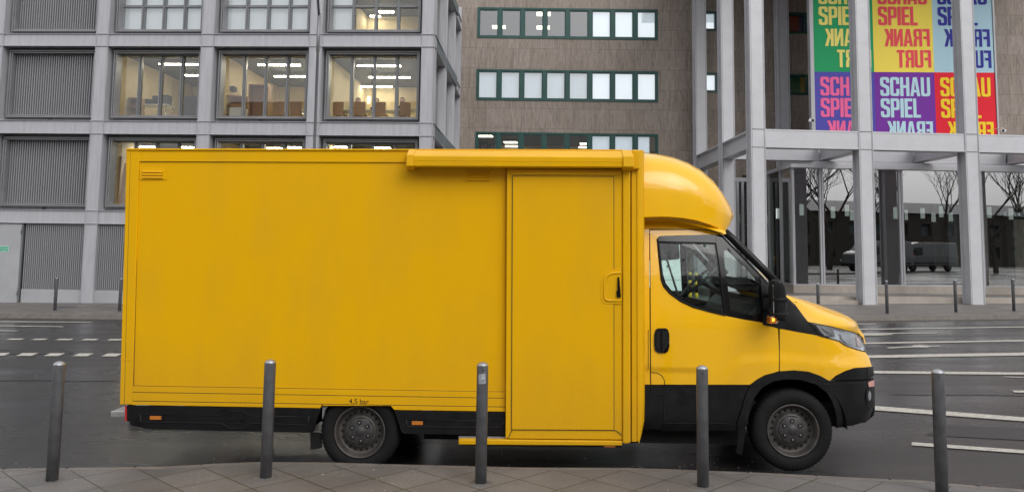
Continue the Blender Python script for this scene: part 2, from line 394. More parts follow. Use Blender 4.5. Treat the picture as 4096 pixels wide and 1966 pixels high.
def travertine(name, c_lo, c_hi):
    "vertical-grained stone slabs in the wall's own x,z"
    m, n, p = new_mat(name)
    tc = n.nodes.new('ShaderNodeTexCoord'); sx = n.nodes.new('ShaderNodeSeparateXYZ'); cx = n.nodes.new('ShaderNodeCombineXYZ')
    n.links.new(tc.outputs['Object'], sx.inputs[0]); n.links.new(sx.outputs[0], cx.inputs[0]); n.links.new(sx.outputs[2], cx.inputs[1])
    b = n.nodes.new('ShaderNodeTexBrick'); b.offset = .5; b.inputs['Scale'].default_value = 1; b.inputs['Brick Width'].default_value = .74; b.inputs['Row Height'].default_value = .86
    b.inputs['Mortar Size'].default_value = .008; b.inputs['Color1'].default_value = (1.08, 1.08, 1.10, 1); b.inputs['Color2'].default_value = (.90, .89, .88, 1); b.inputs['Mortar'].default_value = (.5, .5, .5, 1)
    n.links.new(cx.outputs[0], b.inputs[0])
    mp = n.nodes.new('ShaderNodeMapping'); mp.inputs['Scale'].default_value = (7, 7, 1.0); n.links.new(tc.outputs['Object'], mp.inputs[0])
    ad = n.nodes.new('ShaderNodeMixRGB'); ad.blend_type = 'ADD'; ad.inputs[0].default_value = 1     # shift the grain from slab to slab
    n.links.new(mp.outputs[0], ad.inputs[1]); n.links.new(b.outputs[0], ad.inputs[2])
    nz = n.nodes.new('ShaderNodeTexNoise'); nz.inputs['Scale'].default_value = 1.6; nz.inputs['Detail'].default_value = 10; nz.inputs['Roughness'].default_value = .78; nz.inputs['Distortion'].default_value = 1.1
    n.links.new(ad.outputs[0], nz.inputs[0])
    rp = n.nodes.new('ShaderNodeValToRGB'); rp.color_ramp.elements[0].position = .36; rp.color_ramp.elements[1].position = .68
    rp.color_ramp.elements[0].color = (*c_lo, 1); rp.color_ramp.elements[1].color = (*c_hi, 1)
    n.links.new(nz.outputs[0], rp.inputs[0])
    mx = n.nodes.new('ShaderNodeMixRGB'); mx.blend_type = 'MULTIPLY'; mx.inputs[0].default_value = .8
    n.links.new(rp.outputs[0], mx.inputs[1]); n.links.new(b.outputs[0], mx.inputs[2]); n.links.new(mx.outputs[0], p.inputs['Base Color'])
    p.inputs['Roughness'].default_value = .7
    return m
M['trav'] = travertine('travertine', (.178, .146, .122), (.375, .318, .275))

# ================================================================== GROUND
XS = [-900, -30, -20, -14, -9, -6, -3, 0, 3, 6, 9, 14, 20, 30, 900]
def sheet(ys, h=0.0, mb=None):
    mb = mb or MB()
    return mb.grid([[(x, y, gz(x)+h) for x in XS] for y in ys], smooth=False)
struct('road', sheet([-900, -2, 5, 12, 25, 60, 1500]), M['asphalt'])
# near pavement: its kerb line curves away at both ends
kpx = [(-700,1890),(-300,1880),(0,1871.5),(237,1868.8),(647,1863.4),(880,1851),(1024,1845),(1300,1846),(1538,1853),(2100,1867),(2500,1868.3),(2711,1874.6),(3089,1889.7),(3473,1909.7),(3700,1919),(3741,1926),(4096,1955),(4700,2010)]
kerb = [on_ground(x, y, .12) for x, y in kpx]
kerb = [Vector((-30, kerb[0].y-3.5, 0))] + kerb + [Vector((30, kerb[-1].y-4.5, 0))]
def at_h(p, h): return (p[0], p[1], gz(p[0])+h)
def offs(pl, d):
    out = []
    for i, p in enumerate(pl):
        t = (pl[min(i+1, len(pl)-1)]-pl[max(i-1, 0)]); t.z = 0; t.normalize()
        out.append(Vector((p.x + t.y*d, p.y - t.x*d, 0)))
    return out
kin = offs(kerb, .085)
tile0 = on_ground(1655, 1874, .12)
M['pave'] = tiles('pavement_slabs', (tile0.x, tile0.y), .40, 45.5, (.190, .180, .172), (.150, .142, .137), None, msize=.0055)
mb = MB(); mb.grid([[at_h(p, .12) for p in kin], [at_h((p.x, 1.0), .12) for p in kin], [at_h((p.x, -16.0), .12) for p in kin]], smooth=False)
struct('near_pavement', mb, M['pave'])
mb = MB(); mb.grid([[at_h(p, -.05) for p in kerb], [at_h(p, .112) for p in kerb], [at_h(p, .122) for p in offs(kerb, .012)], [at_h(p, .122) for p in kin], [at_h(p, .09) for p in kin]], smooth=False)
struct('near_kerb', mb, M['kerb'])
# kerb joints
mb = MB()
for jx in (1283, 1520, 1752, 1990, 2235, 2468, 2709, 2955, 3203, 3460, 3741, 1050, 810, 560, 300, 60):
    j = on_ground(jx, 1855, .12); best = min(range(len(kerb)-1), key=lambda i: abs((kerb[i].x+kerb[i+1].x)/2-j.x))
    a, b = kerb[best], kerb[best+1]; t = (j.x-a.x)/(b.x-a.x); y = a.y+(b.y-a.y)*t
    mb.box(j.x-.004, j.x+.004, y-.04, y+.004, gz(j.x)+.05, gz(j.x)+.1245)
struct('kerb_joints', mb, M['dark'])
# gutter strip of darker, smoother setts beside the kerb
mb = MB(); go = [Vector((p.x, p.y, 0)) for p in offs(kerb, -.30)]
mb.grid([[at_h(p, .004) for p in offs(kerb, .03)], [at_h(p, .004) for p in go]], smooth=False)
M['gutter'] = mat('wet_gutter', (.035, .031, .029), .16, var=.5, vscale=7, bump=.12, bscale=50, rvar=.12)
struct('gutter', mb, M['gutter'])

# far pavement
fk = [(-400,1272),(0,1271),(490,1277),(1300,1282),(2600,1283),(3430,1282),(3700,1279.5),(4096,1275),(4600,1268)]
fkp = [on_ground(x, y) for x, y in fk]
fkp = [Vector((-30, fkp[0].y, 0))] + fkp + [Vector((34, fkp[-1].y, 0))]
fin = offs(fkp, -.28)
M['farpave'] = tiles('far_pavement_slabs', (0, 25), .5, 45, (.20, .18, .165), (.165, .15, .138), None, msize=.008)
mb = MB(); mb.grid([[at_h(p, .12) for p in fin], [at_h((p.x, 60), .12) for p in fin]], smooth=False)
struct('far_pavement', mb, M['farpave'])
mb = MB(); mb.grid([[at_h(p, -.05) for p in fkp], [at_h(p, .12) for p in offs(fkp, -.02)], [at_h(p, .123) for p in fin], [at_h(p, .1) for p in fin]], smooth=False)
struct('far_kerb', mb, M['kerb'])

rnd = random.Random(9); mb = MB()
for k in range(420):                           # grit and litter washed to the kerb and strewn over the slabs
    if k < 260: x = rnd.uniform(-4.4, 5.2); i = min(range(len(kerb)), key=lambda j: abs(kerb[j].x-x)); y = kerb[i].y+abs(rnd.gauss(0, .45))+.03; h = .003
    else: x = rnd.uniform(-4, 4.8); i = min(range(len(kerb)), key=lambda j: abs(kerb[j].x-x)); y = kerb[i].y-rnd.uniform(.12, 1.1); h = .122
    s = rnd.uniform(.003, .008)*(1.6 if rnd.random() < .06 else 1); a = rnd.uniform(0, 6.3); z = gz(x)+h
    mb.add([(x+s*math.cos(a+t)*(1.4 if t < 2 else 1), y+s*math.sin(a+t), z+.002) for t in (0, 1.5, 3.1, 4.6)]+[(x, y, z+s*.6)], [(0,1,4),(1,2,4),(2,3,4),(3,0,4)])
tag(mb.build('litter_specks', mat('pale_litter', (.38,.35,.32), .8)), 'tiny pale grit and litter specks along the near kerb', 'litter', kind='stuff')
# painted markings, each a thin sheet on the asphalt
def marking(name, px, h=.008):
    pts = [on_ground(x, y, h) for x, y in px]
    mb = MB(); mb.add(pts, [tuple(range(len(pts)))]); return struct(name, mb, M['line'])
def r4(x, y): return (3300+x/1.427, 1100+y/1.427)
def stripe(name, p0, p1, th, ext=0):
    (x0, y0), (x1, y1) = r4(*p0), r4(*p1); sl = (y1-y0)/(x1-x0)
    if ext: x1 += ext; y1 += sl*ext
    t0, t1 = th
    marking(name, [(x0, y0-t0/2), (x1, y1-t1/2), (x1, y1+t1/2), (x0, y0+t0/2)])
stripe('lane_line', (60,278), (290,277), (2.2,2.2))
stripe('lane_line', (120,309), (1136,294), (3.4,3.4), 900)
stripe('lane_line', (120,333), (640,328), (3.6,2.4))
stripe('lane_line', (60,390), (1136,372), (5.5,5.5), 900)
stripe('lane_line', (100,466), (1136,448), (10.5,13), 900)
stripe('lane_line', (130,550), (1136,560), (10,8.5), 700)
stripe('lane_line', (1015,577), (1136,582), (2.4,2.8), 500)
stripe('lane_line', (100,742), (1136,820), (17,15), 700)
stripe('lane_line', (495,959), (1136,1005), (13,13), 700)
marking('lane_line', [r4(1069,656), r4(1500,656), r4(1500,668), r4(1084,668)])
marking('road_arrow', [r4(355,410), r4(490,405), r4(505,399), r4(545,397), r4(600,402), r4(655,402), r4(655,405), r4(600,407), r4(575,411), r4(500,410), r4(360,416)])
marking('road_arrow', [r4(150,334), r4(380,334), r4(391,338), r4(300,343), r4(150,342)])
def r6(x, y): return (x/1.8555, 1300+y/1.8555)
for x0, x1 in ((-145,-5),(42,185),(228,362),(410,552),(600,742),(792,930),(985,1122)):
    yo = 4*(x0/900)
    marking('lane_dash', [r6(x0+32, 97+yo), r6(x1, 97+yo), r6(x1-34, 107+yo), r6(x0, 107+yo)])
for x0, x1 in ((-90,80),(118,285),(323,485),(538,697),(750,912),(965,1125)):
    yo = 5*(x0/900)
    marking('lane_dash', [r6(x0+50, 204+yo), r6(x1, 204+yo), r6(x1-50, 225+yo), r6(x0, 225+yo)])
marking('lane_line', [r6(-400,2), r6(0,1), r6(470,7), r6(470,11), r6(0,6), r6(-400,7)])
marking('lane_line', [r6(-400,35), r6(0,35), r6(140,40), r6(120,43), r6(0,41), r6(-400,41)])
marking('lane_line', [(-200,1282.5), (0,1283), (370,1286), (370,1288), (0,1286.5), (-200,1286)])

M['tar'] = mat('tar_joint', (.012,.011,.011), .35)
M['patch'] = mat('asphalt_patch', (.030,.028,.028), .5, var=.5, vscale=45, bump=.3, bscale=120)
def ground_strip(name, px, m, h=.004):
    pts = [on_ground(x, y, h) for x, y in px]; mb = MB(); mb.add(pts, [tuple(range(len(pts)))]); struct(name, mb, m)
ground_strip('tar_joint', [(-60,1519), (140,1517), (300,1521), (470,1519), (470,1521.5), (300,1524), (140,1520), (-60,1522)], M['tar'])
ground_strip('tar_joint', [(3560,1573), (3700,1576), (3900,1575), (4150,1580), (4150,1583), (3900,1578), (3700,1579), (3560,1575.5)], M['tar'])
ground_strip('asphalt_patch', [(-60,1395), (250,1393), (300,1412), (-60,1416)], M['patch'])
ground_strip('asphalt_patch', [(3780,1700), (4160,1712), (4160,1762), (3700,1738)], M['patch'])
# ================================================================== BOLLARDS
def bollard(px, py_base, py_top, h_pave, rad, label, cat='bollard', group='dark metal bollards along the near kerb', n=28):
    b = on_ground(px, py_base, h_pave); r = ray(px, py_top)
    t = b.y/r.y; H = CAM_H + r.z*t - b.z
    o = empty('bollard', label, cat, b, random.uniform(0, 3), group)
    mb = MB(); mb.lathe([(0, -.12), (rad, -.12), (rad, H-.03), (rad-.001, H-.018)], n); mb.build('post', M['bollard'], o)
    mb = MB(); mb.lathe([(rad-.001, H-.019), (rad+.0015, H-.017), (rad*.93, H-.006), (rad*.6, H+.006), (rad*.25, H+.011), (0, H+.012)], n); mb.build('cap', M['cap'], o)
    return o, H
bl = []
for px, pb, pt, lab in ((208, 1919, 1449, 'dark bollard left of the yellow truck, leaning slightly, nearest the left picture edge'),
                        (1063, 1907, 1441, 'dark bollard in front of the truck tail skirt, left of the rear wheel'),
                        (1923, 1929, 1452, 'dark bollard with a torn silver sticker, in front of the truck side door'),
                        (2812, 1943, 1465, 'dark bollard in front of the yellow cab door, left of the front wheel'),
                        (3768, 1972, 1481, 'dark bollard standing alone right of the truck front bumper')):
    o, H = bollard(px, pb, pt, .12, .0445, lab); bl.append((o, H))
    # the small bolt hole under the cap
    d = (CPOS - o.location); a = math.atan2(d.y, d.x) + (.1 if px > 1500 else .25) - o.rotation_euler.z
    mb = MB(); mb.lathe([(0, .002), (.0045, .002), (.0045, -.002)], 12, 'x'); mb.build('bolt_hole', M['dark'], o, (math.cos(a)*.0443, math.sin(a)*.0443, H-.045), (0, 0, a))
    mb = MB(); mb.lathe([(0, .002), (.085, .002), (.10, -.002)], 24); mb.build('base_mortar', mat('mortar_ring', (.13,.125,.12), .8, var=.5, vscale=30) if 'mortar_ring' not in bpy.data.materials else bpy.data.materials['mortar_ring'], o)
o, H = bl[2]
d = CPOS - o.location; a0 = math.atan2(d.y, d.x) - o.rotation_euler.z
mb = MB(); rows = []
for j in range(7):
    z = H-.075-j*.0125; rows.append([(math.cos(a0-.75+i*.16+j*.018)*.0449, math.sin(a0-.75+i*.16+j*.018)*.0449, z+(i*.0008)) for i in range(9)])
mb.grid(rows); mb.build('sticker', mat('torn_sticker', (.42,.45,.48), .4, metal=.3, var=.6, vscale=45), o)
GF = 'slim grey bollards along the far kerb'
for px, pb, pt, lab in ((219,1240,1110,'slim grey bollard on the far left pavement before the louvred panel'),
                        (478,1244,1113,'slim grey bollard on the far pavement just left of the truck box'),
                        (3274,1258,1133,'slim grey bollard on the far pavement partly behind the yellow bonnet'),
                        (3549,1253,1122,'slim grey bollard on the far pavement right of the second portico column'),
                        (3824,1247,1119,'slim grey bollard on the far pavement left of the rightmost portico column'),
                        (4056,1243,1114,'slim grey bollard on the far pavement nearest the right picture edge')):
    bollard(px, pb, pt, .12, .043, lab, group=GF, n=16)

# ================================================================== DELIVERY TRUCK
TF = Frame(0, 7.27, 0, .024)
truck = empty('delivery_truck', 'yellow box delivery truck with black skirts parked at the near kerb', 'delivery truck'); TF.place(truck)
Tw = 2.10                                   # overall box width
def P(px, py, d=0.0): q = TF.at(px, py, d); return (q.x, q.z)
def hexa(name, pts_px, d0, d1, m, parent=truck, mb=None, bevel=0):
    "flat outline measured on plane d0, extruded back to d1"
    q = [P(x, y, d0) for x, y in pts_px]; own = mb is None; mb = mb or MB()
    mb.prism(q, 'y', d0, d1)
    return mb.build(name, m, parent, bevel=bevel) if own else mb
Y_ = M['yellow']
def ln(a, b, t): return a+(b-a)*t
# --- cargo box shell (whole body) --------------------------------------
zb = P(900, 1622)[1]; zt = P(900, 600)[1]
box_l = P(500, 1100)[0]; box_r = P(2545, 1100)[0]
def edge(y0, x0, y1, x1): return lambda x: y0+(y1-y0)*(x-x0)/(x1-x0)
top_y = edge(596, 506, 601, 2490); bot_y = edge(1617, 478, 1644, 2018); mid_y = edge(1541, 530, 1565, 2018); pan_y = edge(644, 556, 649, 1640)
mb = MB()
outl = [(488,1616),(505,597),(2545,602),(2545,1640),(2025,1644),(1577,1636),(1563,1619),(1293,1619),(1280,1631)]
hexa('', outl, .02, .09, None, mb=mb)
far = [P(x, y, .02) for x, y in outl]; mb.prism(far, 'y', Tw-.07, Tw)
xs0, xs1 = far[0][0], far[3][0]
mb.box(xs0, xs1, .09, Tw-.07, zt-.06, zt-.012); mb.box(xs0, xs0+.05, .09, Tw-.07, .6, zt-.06); mb.box(xs1-.05, xs1, .09, Tw-.07, .55, zt-.06)
mb.box(xs0, xs1, .09, Tw-.07, zb+.02, zb+.10)
cargo = mb.build('cargo_box', Y_, truck)
# skin panels (sub-parts of the cargo box)
hexa('side_panel', [(534,1540),(556.5,646),(1640,650),(2022,652),(2020,1564.5)], .010, .03, Y_, cargo)
hexa('corner_post', [(478,1617),(506.8,596),(557,596),(556,646),(528,1617)], -.006, .05, Y_, cargo, bevel=.006)
hexa('top_rail', [(557.5,597),(1640,600.5),(1640,649),(557,644.5)], -.003, .05, Y_, cargo)
hexa('top_lip', [(503,593),(2490,597.5),(2490,603),(503,600)], -.018, .06, Y_, cargo, bevel=.003)
def strip(name, xa, xb, f0, f1, d0, d1, m=Y_, cut=None):
    return hexa(name, [(xa, f0(xa)), (xb, f0(xb)), (xb, f1(xb)), (xa, f1(xa))], d0, d1, m, cargo)
o1 = lambda k: (lambda x: mid_y(x)+k)
strip('sill_rail', 531, 2020, o1(1.5), o1(24.5), -.001, .05)
strip('sill_rail', 530, 2020, o1(26), o1(59.5), -.003, .05)
hexa('sill_rail', [(529,1602.5),(1288,1615),(1279,1630),(528,1617)], -.005, .05, Y_, cargo)
hexa('sill_rail', [(1290,1615),(1566,1619),(2020,1626.5),(2020,1644),(1577,1637),(1563,1620.5),(1293,1620.5)], -.005, .05, Y_, cargo)
mb = MB()
for pts in ([(531.5,1541),(2020,1565),(2020,1566.6),(531.5,1542.6)], [(532.2,1540),(554,648),(556.8,648),(535,1540)], [(556,645),(1640,649.3),(1640,650.3),(556,646.2)],
            [(530,1566.6),(2020,1590.4),(2020,1591.6),(530,1567.8)], [(529.5,1601.8),(2020,1625.5),(2020,1626.7),(529.5,1603)]):
    hexa('', pts, -.0055 if pts[0][1] > 1590 else (-.004 if pts[0][1] > 1550 else .006), .012, None, mb=mb)
mb.build('seam', M['seam'], cargo)
# post mark / dent line on the corner post
hexa('post_joint', [(481.5,1432),(529,1438),(529,1441),(481.5,1436)], -.009, .0, Y_, cargo, bevel=.001)
hexa('post_groove', [(496.5,1612),(521,610),(522,610),(498,1612)], -.0068, .0, M['seam'], cargo)
# vents
for (x0, x1, y0, y1, s) in ((558,665,674,719,.003), (1855,1971.5,681,725,.003)):
    v = hexa('vent', [(x0,y0),(x1,y0+.5),(x1,y1),(x0,y1)], .004, .02, Y_, cargo, bevel=.001)
    for k in range(3):
        ya = y0+7+k*11.5; xa, xb = x0+12, x1-14
        mb = MB(); a = P(xa, ya, 0); b = P(xb, ya+9, 0)
        cz = (a[1]+b[1])/2; h = (a[1]-b[1])/2
        mb.prism([(.004, cz-h), (.004, cz+h), (-.006, cz+h*.5), (-.012, cz-h*.6), (-.008, cz-h)], 'x', a[0], b[0])
        mb.box(a[0]+.004, b[0]-.004, -.004, .003, cz-h-.006, cz-h+.001)
        l = mb.build('louver', Y_, cargo, bevel=.002)
# "4,5 bar"
q = P(1435, 1613, -.0062)
t = link('lettering', text_mesh('4,5 bar', .060, M['dark']), cargo, (q[0], -.0062, q[1]), (R_(90), 0.0, 0)); t.rotation_euler = (R_(90), R_(.9), 0)
hexa('label_patch', [(1404,1592.5),(1466,1593.5),(1466,1616),(1404,1615)], -.0050, -.003, Y_, cargo)

# --- side door (slides outside the box) ---------------------------------
door = hexa('side_door', [(2028,672),(2489,676),(2489,1757),(2022,1752.5)], -.055, .012, Y_, truck, bevel=.006)
hexa('door_panel', [(2051,704),(2455,706),(2456,1718),(2047,1716)], -.060, -.05, Y_, door, bevel=.003)
mb = MB()
for pts in ([(2048.5,703),(2456,705),(2456,707),(2048.5,705)], [(2048.5,704),(2051,704),(2047,1718),(2044.5,1718)], [(2454.5,705),(2456.5,705),(2457.5,1719),(2455.5,1719)],
            [(2044.5,1716.5),(2457,1718.5),(2457,1720.3),(2044.5,1718.3)], [(2028,1752),(2037,1740),(2047,1717),(2049,1718),(2039,1741),(2031,1752)],
            [(2456,1718.5),(2466,1720),(2489,1738),(2489,1741),(2465,1722.5),(2456,1720.3)]):
    hexa('', pts, -.0612, -.05, None, mb=mb)
mb.build('seam', M['seam'], door)
hexa('header_rail', [(2033,679),(2487,682),(2487,700),(2046,698)], -.068, -.05, Y_, door, bevel=.004)
# grab recess and black handle
arch = [(2486,1075),(2452,1076),(2428,1084),(2412,1100),(2404,1122),(2403,1190),(2408,1206),(2420,1214),(2486,1215)]
ins = lambda k: [(2486,1075+k),(2453,1076+k),(2431+k*.3,1085+k),(2412+k*.8,1103+k*.6),(2404+k,1124+k*.3),(2403+k,1190),(2408+k,1206-k*.6),(2420+k*.5,1214-k),(2486,1215-k)]
hexa('grab_plate', arch, -.064, -.058, Y_, door, bevel=.002)
mb = MB(); pl = [P(x, y, -.075) for x, y in [(2485,1090),(2452,1091),(2433,1099),(2422,1112),(2418,1128),(2418,1188),(2422,1197),(2432,1201),(2485,1201)]]
mb.tube([(a, -.064, b) for a, b in pl], .0105, 10); mb.build('grab_handle', Y_, door)
hexa('latch', [(2471,1107),(2477,1106),(2484,1187),(2484,1189),(2468,1189),(2466,1164),(2470,1160)], -.082, -.062, M['gloss'], door, bevel=.003)
# --- posts and front corner of the box -----------------------------------
hexa('door_post', [(2491,676),(2522,676),(2523,1770),(2504,1774),(2491,1772)], -.075, .02, Y_, truck, bevel=.012)
hexa('post_seam', [(2522.5,676),(2526,676),(2527,1764),(2523,1766)], -.03, .02, M['seam'], truck)
hexa('corner_channel', [(2526,676),(2551,676),(2552,1765),(2527,1765)], -.045, .03, Y_, truck, bevel=.004)
hexa('channel_lip', [(2548,676),(2555,676),(2557,1764),(2550,1764)], -.055, .03, Y_, truck, bevel=.003)
mb = MB(); rows = []                          # rounded front corner column, its foot swept up
a0, _ = P(2553, 1000, -.04)
for py in [602, 700, 900, 1200, 1500, 1600, 1680, 1730, 1755, 1765]:
    r = .062 if py < 1650 else max(.015, .062-.047*((py-1650)/115)**1.8); z = P(2560, py, 0)[1]
    rows.append([(a0+r*math.sin(t), -.045+.08*(1-math.cos(t)), z) for t in [i*math.pi/2/8 for i in range(9)]]+[(a0+r, .4, z)])
mb.grid(rows); mb.build('front_corner', Y_, truck)
hexa('foot_rail', [(1834,1755),(2489,1762),(2489,1781),(1834,1777)], -.07, .06, Y_, truck, bevel=.008)
hexa('foot_rail_base', [(1850,1777),(2489,1781),(2489,1788),(1850,1781)], -.03, .05, M['black'], truck)
hexa('rail_slot', [(1834,1745),(2022,1747),(2022,1753),(1834,1752)], -.02, .05, M['frame'], truck)
hexa('marker_lamp', [(2416,1776),(2461,1777),(2461,1787),(2416,1786)], -.055, -.02, M['amberlens'], truck)
# --- awning housing -------------------------------------------------------
mb = MB(); a = P(1655, 640, -.16); b = P(2492, 640, -.16)
zt_a = P(1655, 603, -.02)[1]; zs = P(1655, 621, -.17)[1]; zbm = P(1655, 662, -.17)[1]
zt_b = P(2492, 605, -.02)[1]; zs_b = P(2492, 627, -.17)[1]; zb_b = P(2492, 666, -.17)[1]
def aw(x, zt_, zs_, zb_): return [(x, .0, zt_+.006), (x, -.05, zt_), (x, -.165, zs_), (x, -.172, zs_-.01), (x, -.172, zs_-.045), (x, -.168, zs_-.047), (x, -.172, zs_-.05), (x, -.17, zb_), (x, -.14, zb_-.012), (x, .0, zb_)]
mb.grid([aw(a[0], zt_a, zs, zbm), aw(b[0], zt_b, zs_b, zb_b)], smooth=False); aw_o = mb.build('awning', Y_, truck)
mb = MB()
for xa, xb, g in ((1626, 1654, 0), (2492, 2534, .012)):
    s0, s1 = P(xa, 640, -.17)[0], P(xb, 640, -.17)[0]; t_ = (zt_a if xa < 2000 else zt_b); s_ = zs if xa < 2000 else zs_b; b_ = zbm if xa < 2000 else zb_b
    q = [(0, t_+.012), (-.055, t_+.008), (-.175-g, s_+.004), (-.182-g, b_-.004), (-.15, b_-.022), (0, b_-.03)]
    c = MB().prism(q, 'x', s0, s1); c.build('end_cap', Y_, aw_o, bevel=.006)
hexa('corner_cap', [(2528,598),(2561,599),(2561,676),(2528,675)], -.10, .3, Y_, aw_o, bevel=.012)
hexa('awning_bracket', [(1625,612),(1634,612),(1634,675),(1625,676)], -.06, .01, Y_, aw_o)
# --- skirts ---------------------------------------------------------------
BK = M['black']
sk1 = [(520,1622),(1281,1633),(1283,1634),(1262,1690),(1256,1722),(1250,1729),(900,1722),(598,1714.5),(522,1699),(519,1690)]
def skirt(outline, rec, name='side_skirt'):
    s = hexa(name, outline, .0, .035, BK, truck, bevel=.003)
    return s
s1 = skirt(sk1, None); sk2 = [(1577,1642),(2021,1648),(2021,1740),(1614,1733),(1603,1722),(1597,1700)]
s2 = skirt(sk2, None)
def ridge(pts, parent, r=.006):
    mb = MB(); mb.tube([(P(x, y, 0)[0], -.001, P(x, y, 0)[1]) for x, y in pts], r, 8); mb.build('ridge', BK, parent)
ridge([(563,1656),(562,1680),(570,1686),(872,1691),(888,1693),(906,1704),(918,1710),(970,1711),(982,1706),(996,1695),(1010,1691),(1225,1699),(1234,1694),(1236,1662)], s1)
ridge([(563,1655),(880,1660),(900,1654),(915,1644),(972,1644),(990,1655),(1010,1662),(1235,1666)], s1, .004)
ridge([(1626,1676),(1626,1698),(1634,1705),(1990,1709),(2008,1706),(2012,1682)], s2); ridge([(1626,1676),(2012,1682)], s2, .004)
em = lambda x, y: (820+x/5.367, 1600+y/5.367)
for arcp in ([(620,318),(590,300),(550,320),(525,370),(535,430),(560,455)], [(725,318),(760,305),(800,345),(808,400),(790,440),(765,455)],
             [(572,370),(575,420),(592,450)], [(640,292),(668,322),(702,292)], [(770,370),(768,420),(755,450)], [(560,505),(580,484),(755,484),(778,508)]):
    mb = MB(); mb.tube([(P(*em(x, y), 0)[0], -.001, P(*em(x, y), 0)[1]) for x, y in arcp], .0032, 6); mb.build('embossed_badge', BK, s1)
for s_, x0, x1, y0, y1 in ((s1,599,644,1662,1677), (s2,1647,1691,1683,1698)):
    hexa('lamp_base', [(x0-3,y0-3),(x1+12,y0-2),(x1+12,y1+3),(x0-3,y1+3)], -.004, .0, M['gloss'], s_)
    hexa('marker_lamp', [(x0,y0),(x1,y0+.5),(x1,y1),(x0,y1)], -.014, -.004, M['amberlens'], s_, bevel=.002)
# --- rear step and tail lamp ----------------------------------------------
q0 = P(443, 1645, .10); q1 = P(498, 1645, .10)
mb = MB(); zs_ = P(443, 1643, .10)[1]; mb.box(q0[0], q1[0]+.2, .10, 1.9, zs_-.05, zs_); stp = mb.build('rear_step', M['alu'], truck, bevel=.004)
mb = MB()
for i in range(5):
    for j in range(40):
        x = q0[0]+.02+i*.03; y = .12+j*.045; mb.box(x-.008, x+.008, y-.004, y+.004, zs_, zs_+.004)
mb.build('tread_plate', M['chrome'], stp)
hexa('tail_lamp', [(499,1622),(507,1621),(507,1682),(499,1681)], .012, .12, M['red'], truck)
hexa('lamp_housing', [(507.5,1620),(520,1621),(520,1684),(507.5,1682)], .014, .12, BK, truck)
# --- chassis, wheelhouses ---------------------------------------------------
mb = MB(); zc = .42
for d0, d1 in ((.45, .55), (1.55, 1.65)): mb.box(-3.2, 3.0, d0, d1, .50, .66)
mb.box(-3.3, -1.75, .40, 1.7, .46, .60); mb.box(-.6, .9, .35, .9, .34, .62); mb.box(-1.4, -1.2, .3, 1.8, .28, .42); mb.box(2.3, 2.5, .3, 1.8, .26, .42); mb.box(1.0, 2.9, .2, 1.9, .40, .60)
mb.box(xs0+.1, xs1, .05, Tw-.06, .66, .78); mb.box(-2.9, -1.85, .25, Tw-.2, .32, .458); mb.box(-.75, 2.0, .25, Tw-.2, .22, .339)  # last two boxes: low trays added to block skylight and darken the road
mb.build('chassis_and_shade_tray', M['dark'], truck)
hexa('far_skirt', sk1, Tw-.04, Tw-.01, BK); hexa('far_skirt', [(1603,1642),(2545,1648),(2545,1740),(1614,1733)], Tw-.04, Tw-.01, BK)
hubr = P(1439, 1726, .05); hubf = P(3172, 1721, .06)
def wheelhouse(c, r0, d1, name='wheelhouse'):
    mb = MB(); rows = []
    for i in range(17):
        a = math.pi*i/16; rows.append([(c[0]+r0*math.cos(a), d, c[1]+r0*math.sin(a)) for d in (.045, d1)])
    mb.grid(rows); mb.add([r[1] for r in rows], [tuple(range(17))]); mb.build(name, M['dark'], truck)
wheelhouse((hubr[0], hubr[1]), .44, .45); wheelhouse((hubf[0], hubf[1]+.02), .455, .5)
hexa('mudguard', [(1290,1625),(1299,1622),(1313,1622),(1298,1640),(1289,1675)], .03, .25, mat('mudguard_grey', (.22,.22,.23), .7), truck)
hexa('mud_flap', [(1240,1728),(1287,1729),(1287,1790),(1242,1797)], .10, .11, M['dark'], truck)  # matt near-black material stands for the shadow over this flap
hexa('mud_flap', [(2958,1690),(2981,1693),(2979,1745),(2968,1820),(2945,1808)], .12, .135, BK, truck)
